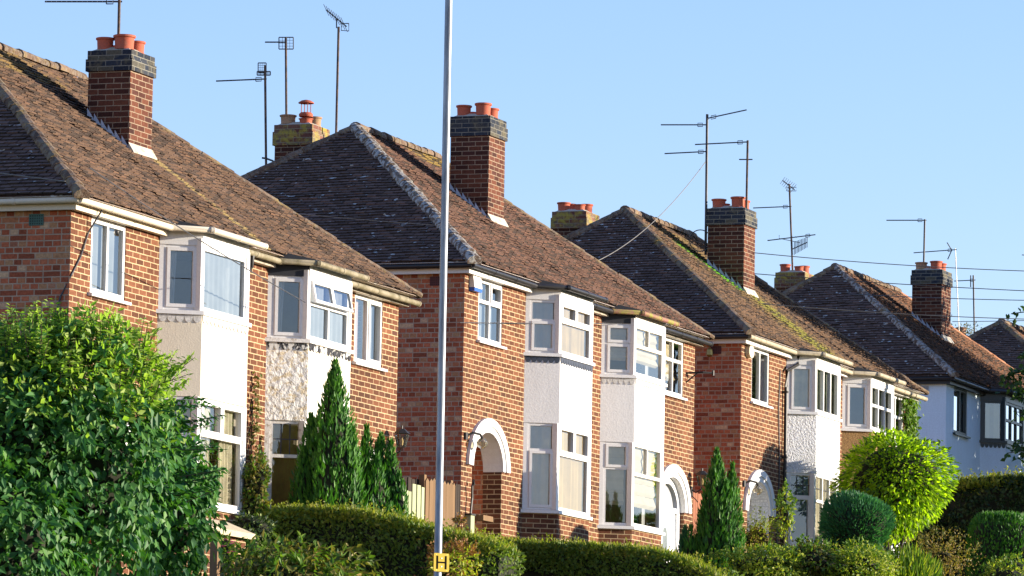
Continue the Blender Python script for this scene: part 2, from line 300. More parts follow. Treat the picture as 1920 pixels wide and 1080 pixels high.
M['leaf_lime'] = m_leaf('lime_green_leaf', lf((0.24, 0.40, 0.014), (0.38, 0.54, 0.02), (0.54, 0.64, 0.035)), 0.65)
M['leaf_mid'] = m_leaf('mid_green_leaf', lf((0.06, 0.13, 0.018), (0.11, 0.20, 0.022), (0.17, 0.26, 0.03)), 0.35)
M['leaf_olive'] = m_leaf('olive_yellow_leaf', lf((0.06, 0.09, 0.02), (0.15, 0.15, 0.03), (0.30, 0.22, 0.06)), 0.35)
M['leaf_gold'] = m_leaf('golden_shrub_leaf', lf((0.20, 0.17, 0.03), (0.32, 0.24, 0.05), (0.36, 0.20, 0.08)), 0.4)
M['leaf_yellow'] = m_leaf('yellow_green_leaf', lf((0.24, 0.30, 0.025), (0.38, 0.42, 0.04), (0.50, 0.50, 0.07)), 0.45)
M['leaf_dark'] = m_leaf('dark_hedge_leaf', lf((0.014, 0.035, 0.012), (0.03, 0.06, 0.018), (0.05, 0.085, 0.02)), 0.2)
M['leaf_tree'] = m_leaf('tree_leaf', lf((0.025, 0.065, 0.016), (0.045, 0.10, 0.02), (0.08, 0.14, 0.025)), 0.35)
M['leaf_red'] = m_leaf('bronze_leaf', lf((0.22, 0.09, 0.03), (0.32, 0.14, 0.05), (0.30, 0.20, 0.06)), 0.35)
M['petal_pink'] = m_leaf('magenta_petal', lf((0.6, 0.05, 0.35), (0.7, 0.08, 0.45), (0.75, 0.15, 0.5)), 0.3)
M['petal_lilac'] = m_leaf('lilac_petal', lf((0.40, 0.28, 0.55), (0.5, 0.35, 0.6), (0.6, 0.35, 0.5)), 0.3)
M['core'] = m_plain('inner_shade_core', (0.022, 0.024, 0.012), 1.0, 0.3)  # near-black colour paints in the shade deep inside the foliage
# ------------------------------------------------------------------ geometry helpers
E_H = 4.95                                   # wall height from ground to eaves
class MB:
    def __init__(s): s.v = []; s.f = []; s.m = []; s.off = (0, 0, 0)
    def poly(s, pts, mi=0):
        b = len(s.v); s.v += [(p[0] + s.off[0], p[1] + s.off[1], p[2] + s.off[2]) for p in pts]; s.f.append(tuple(range(b, b + len(pts)))); s.m.append(mi)
    def hexa(s, c, mi=0):
        """c: 8 corners, bottom ring 0-3 then top ring 4-7; shared verts so it is one island"""
        b = len(s.v); s.v += [(p[0] + s.off[0], p[1] + s.off[1], p[2] + s.off[2]) for p in c]
        for q in ((0, 3, 2, 1), (4, 5, 6, 7), (0, 1, 5, 4), (1, 2, 6, 5), (2, 3, 7, 6), (3, 0, 4, 7)):
            s.f.append(tuple(b + i for i in q)); s.m.append(mi)
    def box(s, x0, x1, y0, y1, z0, z1, mi=0):
        s.hexa([(x0, y0, z0), (x1, y0, z0), (x1, y1, z0), (x0, y1, z0), (x0, y0, z1), (x1, y0, z1), (x1, y1, z1), (x0, y1, z1)], mi)
    def tube(s, pts, r, n=8, mi=0, caps=True, r2=None):
        pts = [Vector(p) for p in pts]; rings = []
        for i, p in enumerate(pts):
            d = (pts[min(i + 1, len(pts) - 1)] - pts[max(i - 1, 0)]).normalized()
            a = Vector((0, 0, 1)) if abs(d.z) < 0.9 else Vector((1, 0, 0))
            e1 = d.cross(a).normalized(); e2 = d.cross(e1).normalized()
            rr = r if r2 is None else r + (r2 - r) * i / (len(pts) - 1)
            b = len(s.v); rings.append(b)
            for k in range(n):
                q = p + (e1 * math.cos(2 * math.pi * k / n) + e2 * math.sin(2 * math.pi * k / n)) * rr
                s.v.append((q.x + s.off[0], q.y + s.off[1], q.z + s.off[2]))
        for a, b in zip(rings, rings[1:]):
            for k in range(n): s.f.append((a + k, a + (k + 1) % n, b + (k + 1) % n, b + k)); s.m.append(mi)
        if caps:
            s.f.append(tuple(rings[0] + k for k in range(n))[::-1]); s.m.append(mi); s.f.append(tuple(rings[-1] + k for k in range(n))); s.m.append(mi)
    def lathe(s, cx, cy, prof, n=16, mi=0):
        rings = []
        for (r, z) in prof:
            b = len(s.v); rings.append(b)
            for k in range(n): s.v.append((cx + r * math.cos(2 * math.pi * k / n) + s.off[0], cy + r * math.sin(2 * math.pi * k / n) + s.off[1], z + s.off[2]))
        for a, b in zip(rings, rings[1:]):
            for k in range(n): s.f.append((a + k, a + (k + 1) % n, b + (k + 1) % n, b + k)); s.m.append(mi)
        s.f.append(tuple(rings[-1] + k for k in range(n))); s.m.append(mi)
    def build(s, name, mats, parent=None, smooth=False, loc=None):
        me = bpy.data.meshes.new(name); me.from_pydata(s.v, [], s.f)
        if not isinstance(mats, (list, tuple)): mats = [mats]
        for m in mats: me.materials.append(M[m] if isinstance(m, str) else m)
        me.polygons.foreach_set('material_index', s.m)
        uvl = me.uv_layers.new(name='UVMap'); data = np.zeros(len(me.loops) * 2)
        for p in me.polygons:
            nn = p.normal
            t = Vector((-nn.y, nn.x, 0))
            t = t.normalized() if t.length > 0.05 else Vector((1, 0, 0))
            b = nn.cross(t)
            for li in p.loop_indices:
                co = me.vertices[me.loops[li].vertex_index].co
                data[li * 2] = co.dot(t); data[li * 2 + 1] = co.dot(b)
        uvl.data.foreach_set('uv', data)
        if smooth: me.polygons.foreach_set('use_smooth', [True] * len(me.polygons))
        me.update()
        o = bpy.data.objects.new(name, me); COL.objects.link(o)
        if parent is not None: o.parent = parent
        if loc is not None: o.location = loc
        return o
def smooth_by(o, ang=40):
    me = o.data; me.polygons.foreach_set('use_smooth', [True] * len(me.polygons))
    me.set_sharp_from_angle(angle=rad(ang)); return o
def tag(o, label=None, cat=None, group=None, kind=None):
    if label: o['label'] = label
    if cat: o['category'] = cat
    if group: o['group'] = group
    if kind: o['kind'] = kind
    return o
def empty(name, loc, rz=0.0):
    o = bpy.data.objects.new(name, None); COL.objects.link(o); o.location = loc; o.rotation_euler = (0, 0, rz); o.empty_display_size = 0.2; return o

class Fr:
    """a wall-plane frame: origin, t along the wall (seen from outside, left to right), n outwards"""
    def __init__(s, x0, y0, x1, y1):
        s.o = Vector((x0, y0, 0)); d = Vector((x1 - x0, y1 - y0, 0)); s.w = d.length; s.t = d / s.w; s.n = Vector((s.t.y, -s.t.x, 0))
    def p(s, a, b, c): return s.o + s.t * a + s.n * b + Vector((0, 0, c))
    def box(s, mb, a0, a1, b0, b1, c0, c1, mi=0):
        mb.hexa([s.p(a0, b1, c0), s.p(a1, b1, c0), s.p(a1, b0, c0), s.p(a0, b0, c0), s.p(a0, b1, c1), s.p(a1, b1, c1), s.p(a1, b0, c1), s.p(a0, b0, c1)], mi)

class Builder:
    """collects parts of one house; z is measured from the eaves"""
    def __init__(s, root): s.root = root
    def mb(s): m = MB(); m.off = (0, 0, E_H); return m

def window_frame(fr, mb, panes, a0, a1, z0, z1, cols=2, top=None, topcols=None, depth=0.0, f=0.06, casements=(), bars=None, open_top=False):
    """adds frame bars to mb, appends pane rects to panes: (a0,a1,z0,z1,b,tilt)"""
    b0, b1 = depth - 0.035, depth + 0.035
    box = lambda A0, A1, C0, C1, B0=b0, B1=b1: fr.box(mb, A0, A1, B0, B1, C0, C1)
    box(a0, a0 + f, z0, z1); box(a1 - f, a1, z0, z1); box(a0 + f, a1 - f, z0, z0 + f); box(a0 + f, a1 - f, z1 - f, z1)
    ia0, ia1, iz0, iz1 = a0 + f, a1 - f, z0 + f, z1 - f
    cells = []
    ztr = iz1 if top is None else iz1 - (iz1 - iz0) * top
    if top is not None: box(ia0, ia1, ztr - f * .5, ztr + f * .5)
    def row(c0, c1, n, kind):
        wd = (ia1 - ia0) / n
        for k in range(1, n): box(ia0 + wd * k - f * .45, ia0 + wd * k + f * .45, c0, c1)
        for k in range(n):
            cells.append((ia0 + wd * k + (f * .45 if k else 0), ia0 + wd * (k + 1) - (f * .45 if k < n - 1 else 0), c0, c1, kind, k))
    row(iz0, ztr - (f * .5 if top is not None else 0), cols, 'm')
    if top is not None: row(ztr + f * .5, iz1, topcols or cols, 't')
    for (x0, x1, c0, c1, kind, k) in cells:
        key = kind + str(k)
        if open_top and kind == 't':                      # top-hung sash standing open
            g = 0.045; Lz = c1 - c0; sw = 0.20
            def q(a, b, c):  # b outward from sash plane, c from hinge downwards
                ang = sw
                return fr.p(a, depth + 0.03 + math.sin(ang) * c + b * math.cos(ang), c1 + 0.01 - math.cos(ang) * c + b * math.sin(ang))
            def sb(A0, A1, C0, C1):
                mb.hexa([q(A0, .04, C1), q(A1, .04, C1), q(A1, 0, C1), q(A0, 0, C1), q(A0, .04, C0), q(A1, .04, C0), q(A1, 0, C0), q(A0, 0, C0)])
            x0 -= .02; x1 += .02; Lz += .04
            sb(x0, x0 + g, 0, Lz); sb(x1 - g, x1, 0, Lz); sb(x0 + g, x1 - g, 0, g); sb(x0 + g, x1 - g, Lz - g, Lz)
            panes.append([q(x0 + g, .02, Lz - g), q(x1 - g, .02, Lz - g), q(x1 - g, .02, g), q(x0 + g, .02, g)]); continue
        if key in casements or kind + '*' in casements:
            g = 0.036; B0, B1 = depth + 0.035, depth + 0.055
            box(x0 - .012, x0 + g, c0 - .012, c1 + .012, b0, B1); box(x1 - g, x1 + .012, c0 - .012, c1 + .012, b0, B1)
            box(x0 + g, x1 - g, c0 - .012, c0 + g, b0, B1); box(x0 + g, x1 - g, c1 - g, c1 + .012, b0, B1)
            x0 += g; x1 -= g; c0 += g; c1 -= g
        panes.append([fr.p(x0, depth, c0), fr.p(x1, depth, c0), fr.p(x1, depth, c1), fr.p(x0, depth, c1)])
        if bars and kind in bars:
            nx, nz = bars[kind]
            for i in range(1, nx): a = x0 + (x1 - x0) * i / nx; fr.box(mb, a - .008, a + .008, depth + .004, depth + .012, c0, c1, 1)
            for i in range(1, nz): c = c0 + (c1 - c0) * i / nz; fr.box(mb, x0, x1, depth + .004, depth + .012, c - .008, c + .008, 1)

def add_panes(bld, parent, panes, mat='glass'):
    for q in panes:
        m = bld.mb(); m.poly(q); m.build('pane', mat, parent)
def cloth_strip(mb, fr, a0, a1, z0, z1, depth, folds=9, amp=0.03, flare=0.0, gap=0.0):
    n = folds * 6
    for i in range(n):
        u0, u1 = i / n, (i + 1) / n
        def q(u, z, top):
            a = a0 + (a1 - a0) * u * (1.0 if top else 1.0 + flare)
            return fr.p(a, -depth + amp * math.sin(u * folds * 2 * math.pi) * (0.6 if top else 1.0), z)
        b = len(mb.v)
        mb.poly([q(u0, z0, False), q(u1, z0, False), q(u1, z1, True), q(u0, z1, True)])
def dressing(bld, parent, fr, a0, a1, z0, z1, kind, mat=None):
    """curtains and blinds behind a window"""
    if not kind: return
    m = bld.mb()
    h = z1 - z0; wd = a1 - a0
    if kind == 'net': cloth_strip(m, fr, a0, a1, z0, z1, 0.065, max(3, int(wd * 6)), 0.010); return m.build('curtain', mat or 'net', parent)
    if kind == 'left': cloth_strip(m, fr, a0 + .03, a0 + wd * .42, z0, z1, 0.12, 5, 0.03, -0.25); return m.build('curtain', mat or 'curtain_white', parent)
    if kind == 'right': cloth_strip(m, fr, a1 - wd * .22, a1, z0, z1, 0.12, 4, 0.03); return m.build('curtain', mat or 'curtain_white', parent)
    if kind == 'both':
        cloth_strip(m, fr, a0, a0 + wd * .4, z0, z1, 0.12, 4, 0.03); cloth_strip(m, fr, a1 - wd * .35, a1, z0, z1, 0.13, 4, 0.03); return m.build('curtain', mat or 'curtain_white', parent)
    if kind == 'vertical':
        n = int(wd / 0.085)
        for i in range(n):
            a = a0 + wd * (i + .5) / n; t = 1.0 + 0.8 * random.random()
            m.poly([fr.p(a - .036, -.10 - .02 * t, z0 + .02), fr.p(a + .036, -.10 + .02 * t, z0 + .02), fr.p(a + .036, -.10 + .02 * t, z1), fr.p(a - .036, -.10 - .02 * t, z1)])
        return m.build('blind', mat or 'blind_yellow', parent)
    if kind == 'roman':
        zb = z0 + h * 0.24; n = 5
        for i in range(n):
            c0 = zb + (z1 - zb) * i / n; c1 = zb + (z1 - zb) * (i + 1) / n; bul = 0.05 if i == 0 else 0.025
            cm = c0 + (c1 - c0) * .3; e = random.uniform(-.01, .01)
            m.poly([fr.p(a0 + .02, -.12, c0), fr.p(a1 - .03, -.12, c0 + e), fr.p(a1 - .03, -.12 + bul, cm), fr.p(a0 + .02, -.12 + bul, cm)])
            m.poly([fr.p(a0 + .02, -.12 + bul, cm), fr.p(a1 - .03, -.12 + bul, cm), fr.p(a1 - .03, -.12, c1), fr.p(a0 + .02, -.12, c1)])
        return m.build('blind', mat or 'blind_cream', parent)
    if kind == 'venetian':
        n = int(h / 0.05)
        for i in range(n):
            c = z0 + h * (i + .5) / n
            m.poly([fr.p(a0, -.075, c - .014), fr.p(a1, -.075, c - .014), fr.p(a1, -.11, c + .014), fr.p(a0, -.11, c + .014)])
        return m.build('blind', mat or 'blind_wood', parent)
    if kind == 'roller':
        m.poly([fr.p(a0, -.09, z0), fr.p(a1, -.09, z0), fr.p(a1, -.09, z1), fr.p(a0, -.09, z1)]); return m.build('blind', mat or 'blind_slate_sky', parent)

def tile_slope(mb, origin, ux, us, un, W, run_s, xr0, xr1, gauge=0.105, tw=0.185, sag=0.02, dark=.8):
    """plain tiles on a slope. origin eave-left corner; ux along eave; us up the slope; un normal. xr0/xr1: inset of the ridge ends"""
    nrow = int(run_s / gauge) + 1
    for r in range(nrow):
        s0 = r * gauge; s1 = min(s0 + gauge + 0.03, run_s); fr = min(1, (s0 + gauge * .5) / run_s)
        lo = xr0 * fr; hi = W - xr1 * fr
        off = (tw * .5 if r % 2 else 0) - tw
        k = 0
        while True:
            a = off + k * tw; k += 1
            if a > hi: break
            b = a + tw - 0.012; a2 = max(a, lo); b2 = min(b, hi)
            if b2 - a2 < 0.02: continue
            j = random.uniform(-.010, .006); lift = 0.030 + random.uniform(-.003, .010) + (0.016 if random.random() < .03 else 0)
            sg = sag * (math.sin(a * 1.1 + s0 * .6) + 0.6 * math.sin(a * 2.7 + 1.3 + s0 * 1.9))
            ta, tb = random.uniform(-.003, .003), random.uniform(-.003, .003)
            P = lambda x, s_, h: origin + ux * x + us * s_ + un * (h + sg)
            i = len(mb.v)
            for q in (P(a2, s0 + j, lift + ta), P(b2, s0 + j, lift + tb), P(b2, s1, .004), P(a2, s1, .004), P(a2, s0 + j, lift + ta - .024), P(b2, s0 + j, lift + tb - .024)):
                mb.v.append((q.x + mb.off[0], q.y + mb.off[1], q.z + mb.off[2]))
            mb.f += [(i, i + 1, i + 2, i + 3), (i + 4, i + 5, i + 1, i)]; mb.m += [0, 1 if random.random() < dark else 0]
def cap_line(mb, p0, p1, r=0.11, seg=0.30, lift=0.0):
    p0 = Vector(p0); p1 = Vector(p1); d = (p1 - p0); L = d.length; d /= L
    side = d.cross(Vector((0, 0, 1))).normalized(); upn = side.cross(d).normalized()
    n = int(L / seg); n = max(n, 1); st = L / n
    for i in range(n):
        a = p0 + d * (st * i - .02); b = p0 + d * (st * (i + 1) + .02)
        r0 = r * random.uniform(1.02, 1.12); r1 = r * random.uniform(.9, .97); j = side * random.uniform(-.012, .012) + upn * (lift + random.uniform(-.008, .008))
        base = len(mb.v); K = 7
        for (c, rr) in ((a, r0), (b, r1)):
            for k in range(K + 1):
                th = math.pi * (-.12 + 1.24 * k / K); q = c + j + side * math.cos(th) * rr + upn * math.sin(th) * rr * .85
                mb.v.append((q.x + mb.off[0], q.y + mb.off[1], q.z + mb.off[2]))
        for k in range(K): mb.f.append((base + k, base + k + 1, base + K + 2 + k, base + K + 1 + k)); mb.m.append(0)
        mb.f.append(tuple(base + k for k in range(K + 1))[::-1]); mb.m.append(0)
def gutter_run(bld, pts, mat, parent, drop=0.0):
    m = bld.mb(); m.tube(pts, 0.045, 10)
    # union joints and brackets
    for p, q in zip(pts, pts[1:]):
        p = Vector(p); q = Vector(q); L = (q - p).length; n = max(1, int(L / 0.9))
        for i in range(n + 1):
            c = p + (q - p) * (i / n); d = (q - p).normalized() * .025
            m.tube([c - d, c + d], 0.051, 10)
    return smooth_by(m.build('gutter', mat, parent))

def scallops(bld, parent, fr, a0, a1, ztop, mat, n, out=0.012, hgt=0.11):
    m = bld.mb(); wd = (a1 - a0) / n
    for i in range(n):
        K = 8; c = a0 + wd * (i + .5)
        pts = [fr.p(c + wd * .5, out, ztop), fr.p(c - wd * .5, out, ztop)] + [fr.p(c - wd * .48 * math.cos(math.pi * k / K), out, ztop - hgt * (.22 + .78 * math.sin(math.pi * k / K))) for k in range(K + 1)]
        m.poly([p + fr.n * .0 for p in pts]); m.poly([p + fr.n * -.010 for p in pts][::-1])
        for k in range(len(pts) - 1): m.poly([pts[k], pts[k] - fr.n * .01, pts[k + 1] - fr.n * .01, pts[k + 1]])
    return m.build('scalloped_trim', mat, parent)
# ------------------------------------------------------------------ houses
L = 12.62; DEP = 7.46; RT = 0.752; RO = 0.25; Z_EV = 0.17
def rz(y): return Z_EV + RT * (y + RO)
WZ = (-1.07, -0.01); Z_SILL = -1.07; Z_PB = -2.26; Z_LS = -3.81
BL, BR, BC, BP = 3.41, 5.12, 0.34, 0.52
H_AT = {'A': (133.8, 392.8, 69.114 * S, -.12), 'B': (871.7, 511.6, 85.429 * S, -.27), 'C': (1390.7, 643, 97.857 * S, .39), 'D': (1774, 719, 116 * S, 0.0), 'E': (2061, 795, 147.5, 0.0)}

def ellipse(cx, z, rx, rz_, n=14, a0=math.pi, a1=0.0):
    return [(cx + rx * math.cos(a0 + (a1 - a0) * k / n), z + rz_ * math.sin(a0 + (a1 - a0) * k / n)) for k in range(n + 1)]

def build_house(key, cfg):
    px, py, d, yaw = H_AT[key]
    e = at_d(px, py, d)
    root = empty('semi_detached_house', (e.x, e.y, e.z - E_H), rad(yaw)); tag(root, cfg['label'], 'house', 'semi-detached brick houses along the street')
    b = Builder(root)
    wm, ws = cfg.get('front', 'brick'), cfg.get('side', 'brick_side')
    mx = lambda x, mir: L - x if mir else x
    # ---- walls
    m = b.mb(); holes = []
    def rect(x0, x1, z0, z1): return [(x0, z0), (x1, z0), (x1, z1), (x0, z1)]
    win = {}
    for mir in (0, 1):
        x0, x1 = (.69, 1.89) if not mir else (L - 1.89, L - .69)
        holes.append((rect(x0, x1, *WZ), .10, 'upvc'))
        bx0, bx1 = (BL - BC + .08, BR + BC - .08) if not mir else (L - BR - BC + .08, L - BL + BC - .08)
        holes.append((rect(bx0, bx1, Z_SILL + .03, -.03), .25, None)); holes.append((rect(bx0, bx1, Z_LS + .03, Z_PB - .03), .25, None))
        # porch arch or door
        c = 1.26 if not mir else L - 1.26; spring = -3.23
        loop = [(c - .74, -E_H + .02), (c + .74, -E_H + .02), (c + .74, spring)] + ellipse(c, spring, .74, .62, 14, 0.0, math.pi)[1:]
        holes.append((loop, .34, 'arch'))
    outer = [(0, -E_H), (L, -E_H), (L, .16), (0, .16)]
    loops = [[Vector((p[0], p[1], 0)) for p in outer]] + [[Vector((p[0], p[1], 0)) for p in h[0]] for h in holes]
    flat = [p for lp in loops for p in lp]
    for t in tessellate_polygon(loops):
        q = [(flat[i].x, 0.0, flat[i].y) for i in t]
        n = (Vector(q[1]) - Vector(q[0])).cross(Vector(q[2]) - Vector(q[0]))
        if n.y > 0: q = q[::-1]
        m.poly(q, 0)
    for lp, dp, kind in holes:
        for i in range(len(lp)):
            p, q = lp[i], lp[(i + 1) % len(lp)]
            mid_z = (p[1] + q[1]) / 2
            mi = 0 if kind != 'arch' or mid_z < -3.22 else 3
            if kind == 'arch' and cfg.get('white_arch') and (p[0] + q[0]) / 2 < L / 2: mi = 3
            m.poly([(p[0], 0, p[1]), (q[0], 0, q[1]), (q[0], dp, q[1]), (p[0], dp, p[1])], mi)
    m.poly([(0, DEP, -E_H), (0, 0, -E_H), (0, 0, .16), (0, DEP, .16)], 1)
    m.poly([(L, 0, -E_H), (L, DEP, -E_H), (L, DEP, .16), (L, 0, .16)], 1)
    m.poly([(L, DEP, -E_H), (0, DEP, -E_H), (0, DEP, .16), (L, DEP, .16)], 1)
    # inside: floors, ceiling, partitions
    I = .27
    m.box(I, L - I, I, DEP - .3, .02, .10, 2); m.box(I, L - I, I, DEP - .3, -2.5, -2.2, 2); m.box(I, L - I, I, DEP - .3, -E_H + .02, -E_H + .12, 4)
    for xx in (2.6, L / 2, L - 2.6): m.box(xx - .06, xx + .06, I, 3.2, -E_H + .12, .02, 2)
    m.box(I, L - I, 3.2, 3.3, -E_H + .12, .02, 2)
    # inner leaf behind the facade, leaving the openings (piers between them)
    cuts = [(I, .62), (1.96, BL - BC), (BR + BC, L - BR - BC), (L - BL + BC, L - 1.96), (L - .62, L - I)]
    for x0, x1 in cuts: m.box(x0, x1, .252, .262, -2.15, .0, 2)
    # porch recess linings
    for mir in (0, 1):
        c = 1.26 if not mir else L - 1.26; back = 1.25 if not mir else .34
        if mir == 0:
            for sx in (-1, 1): m.box(min(c + sx * .86, c + sx * .80), max(c + sx * .86, c + sx * .80), .34, back, -E_H + .12, -2.5, 3 if cfg.get('white_arch') else 1)
            m.box(c - .86, c + .86, back, back + .06, -E_H + .12, -2.5, 3 if cfg.get('white_arch') else 1)
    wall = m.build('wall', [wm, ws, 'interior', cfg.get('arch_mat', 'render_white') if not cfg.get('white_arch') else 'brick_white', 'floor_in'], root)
    # soldier courses under the small windows are part of the brickwork; reveal sills below
    # ---- roof
    o = Vector((-RO, -RO, Z_EV)); hip = cfg.get('hip', 4.1); half = DEP / 2 + RO
    ridz = Z_EV + RT * half; run = math.hypot(half, ridz - Z_EV); k = hip + RO; runs = math.hypot(k, ridz - Z_EV)
    Wf = L + 2 * RO; Wd = DEP + 2 * RO
    us_f = Vector((0, half, ridz - Z_EV)).normalized(); un_f = Vector((0, -(ridz - Z_EV), half)).normalized()
    us_s = Vector((k, 0, ridz - Z_EV)).normalized(); un_s = Vector((-(ridz - Z_EV), 0, k)).normalized()
    m = b.mb()
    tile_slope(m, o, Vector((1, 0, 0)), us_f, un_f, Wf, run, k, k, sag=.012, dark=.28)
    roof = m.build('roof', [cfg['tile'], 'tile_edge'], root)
    m = b.mb()
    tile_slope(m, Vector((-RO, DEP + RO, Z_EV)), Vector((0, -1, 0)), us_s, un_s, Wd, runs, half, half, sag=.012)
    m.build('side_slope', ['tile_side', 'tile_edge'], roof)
    m = b.mb()   # underlay, rear and far slopes
    A_, B_, C_, D_ = Vector((-RO, -RO, Z_EV)), Vector((L + RO, -RO, Z_EV)), Vector((L + RO, DEP + RO, Z_EV)), Vector((-RO, DEP + RO, Z_EV))
    R0, R1 = Vector((hip, DEP / 2, ridz)), Vector((L - hip, DEP / 2, ridz)); dn = Vector((0, 0, -.022))
    m.poly([A_ + dn, B_ + dn, R1 + dn, R0 + dn]); m.poly([D_ + dn, A_ + dn, R0 + dn]); m.poly([B_ + dn, C_ + dn, R1 + dn]); m.poly([C_ + dn, D_ + dn, R0 + dn, R1 + dn])
    m.build('underlay', 'tile_side', roof)
    m = b.mb()
    cap_line(m, R0, R1, .105, .32, .0)
    cap_line(m, D_, R0, .10, .28, -.01)
    m.build('ridge_tiles', cfg.get('ridge', 'hip_plain'), roof)
    m = b.mb(); cap_line(m, B_, R1, .075, .28, -.01); m.build('hip_tiles', cfg.get('far_hip', 'hip_plain'), roof)
    m = b.mb(); cap_line(m, A_ + Vector((-.02, -.02, .0)), R0, cfg.get('hip_r', .105), .26, -.01); m.build('hip_tiles', cfg.get('hip_mat', 'hip_plain'), roof)
    # ---- fascia, soffit
    m = b.mb(); FY = -.10
    fseg = [(-.10, BL - BC), (BR + BC, L - BR - BC), (L - BL + BC, L + .10)]
    for i, (x0, x1) in enumerate(fseg): m.box(x0, x1, FY - .025, FY, -.015, .165, 0 if not (cfg.get('grey_right') and i > 0) else 1)
    m.box(-.125, -.10, -.125, DEP + .1, -.015, .165); m.box(L + .10, L + .125, -.125, DEP + .1, -.015, .165)
    m.box(-.24, L + .24, -.235, -.13, .150, .162); m.box(-.10, L + .10, FY, -.002, -.008, .01)
    m.box(-.24, -.13, -.235, DEP + .2, .148, .160); m.box(-.10, -.002, -.002, DEP, -.008, .01)
    m.build('fascia', [cfg.get('fascia', 'fascia_white'), 'fascia_grey'], root)
    # ---- gutters
    gy, gz = -.215, .105; gm = cfg.get('gutters', ('black_gutter',) * 4)
    gutter_run(b, [(-.215, DEP, gz), (-.215, gy + .03, gz)], cfg.get('side_gutter', gm[0]), root)
    fo = BP + .17
    gutter_run(b, [(-.20, gy, gz), (BL - BC - .09, gy, gz - .01)], gm[0], root)
    gutter_run(b, [(BL - BC - .07, gy - .02, gz - .01), (BL - .06, -fo, gz - .015), (BR + .20, -fo, gz - .02)], gm[1], root)
    gutter_run(b, [(BR + .10, gy, gz - .03), (L - BR - BC - .09, gy, gz - .035)], gm[2], root)
    gutter_run(b, [(L - BR - BC - .07, gy - .02, gz - .03), (L - BR - .06, -fo, gz - .035), (L - BL + .20, -fo, gz - .04)], gm[2] if len(gm) < 4 else gm[3], root)
    gutter_run(b, [(L - BL + .10, gy, gz - .05), (L + .30, gy, gz - .055)], gm[2], root)
    # ---- small upstairs windows
    for mir in (0, 1):
        wc = cfg['small'][mir]; x0, x1 = (.69, 1.89) if not mir else (L - 1.89, L - .69)
        fr = Fr(x0, 0.03, x1, 0.03); mb = b.mb(); panes = []
        window_frame(fr, mb, panes, 0.003, 1.197, WZ[0] + .004, WZ[1] - .003, depth=-.02, **wc['lay'])
        wo_ = mb.build('window', [cfg.get('small_frame', 'upvc'), 'bars_dark'], root); add_panes(b, wo_, panes, cfg.get('glass', 'glass'))
        ms = b.mb(); ms.hexa([(x0 - .08, -.07, Z_SILL - .05), (x1 + .08, -.07, Z_SILL - .05), (x1 + .08, .06, Z_SILL - .05), (x0 - .08, .06, Z_SILL - .05), (x0 - .08, -.07, Z_SILL - .01), (x1 + .08, -.07, Z_SILL - .01), (x1 + .08, .06, Z_SILL + .003), (x0 - .08, .06, Z_SILL + .003)])
        ms.build('sill', cfg.get('sill', 'upvc'), wo_)
        for kd, mt, u0, u1 in wc.get('dress', []): dressing(b, wo_, Fr(x0, .06, x1, .06), .05 + 1.1 * u0, .05 + 1.1 * u1, WZ[0] + .05, WZ[1] - .02, kd, mt)
    # ---- bays
    for mir in (0, 1):
        x0, x1 = (BL, BR) if not mir else (L - BR, L - BL)
        bc = cfg['bays'][mir]
        faces = [Fr(x0 - BC, 0, x0, -BP), Fr(x0, -BP, x1, -BP), Fr(x1, -BP, x1 + BC, 0)]
        for lvl, (z0, z1) in (('up', (Z_SILL, -.0)), ('low', (Z_LS, Z_PB))):
            lc = bc[lvl]; mb = b.mb(); panes = []
            fm = lc.get('frame', 'upvc')
            post = .05
            for fi, fr in enumerate(faces):
                lay = lc['front'] if fi == 1 else lc['cheek']
                p0 = post if fi else .075
                window_frame(fr, mb, panes, p0, fr.w - (post if fi < 2 else .075), z0 + .02, z1 - .02 - (.10 if lvl == 'up' else 0), depth=-.045, **(lay if fi == 1 else dict(lay, f=.05)))
                if fi == 0: fr.box(mb, 0, .075, -.07, .0, z0 + .02, z1 - .02 - (.10 if lvl == 'up' else 0))
                if fi == 2: fr.box(mb, fr.w - .075, fr.w, -.07, .0, z0 + .02, z1 - .02)
                if lvl == 'up': fr.box(mb, -.0, fr.w, -.08, .012, z1 - .12, z1 + .10, 2 if (fi == 0 and lc.get('dark_head')) else 0)
            for cx, cy in ((x0, -BP), (x1, -BP)):      # corner posts
                mb.hexa([(cx - .055, cy - .004, z0 + .02), (cx + .055, cy - .004, z0 + .02), (cx + .055, cy + .09, z0 + .02), (cx - .055, cy + .09, z0 + .02), (cx - .055, cy - .004, z1 - .02), (cx + .055, cy - .004, z1 - .02), (cx + .055, cy + .09, z1 - .02), (cx - .055, cy + .09, z1 - .02)])
            bay = mb.build('bay_window', [fm, 'bars_dark', 'dark_felt'], root); add_panes(b, bay, panes, cfg.get('glass', 'glass'))
            # sill follows the bay
            ms = b.mb(); q = .06
            ring = [(x0 - BC - .07, .0), (x0 - .035, -BP - q), (x1 + .035, -BP - q), (x1 + BC + .07, .0)]
            ms.poly([(p[0], p[1], z0 + .012) for p in ring][::1]); ms.poly([(p[0], p[1], z0 - .045) for p in ring][::-1])
            for i in range(4): p, r_ = ring[i], ring[(i + 1) % 4]; ms.poly([(p[0], p[1], z0 - .045), (r_[0], r_[1], z0 - .045), (r_[0], r_[1], z0 + .012), (p[0], p[1], z0 + .012)])
            ms.build('sill', lc.get('sill', fm), bay)
            for fi, kd, mt in lc.get('dress', []):
                fr = faces[fi]; dressing(b, bay, fr, .11, fr.w - .11, z0 + .06, z1 - .08, kd, mt)
        # rendered apron between the storeys
        m = b.mb(); zt, zb = Z_SILL - .03, Z_PB - .02; q = .018
        ring = [(x0 - BC - .012, .0), (x0 - .008, -BP - q), (x1 + .008, -BP - q), (x1 + BC + .012, .0)]
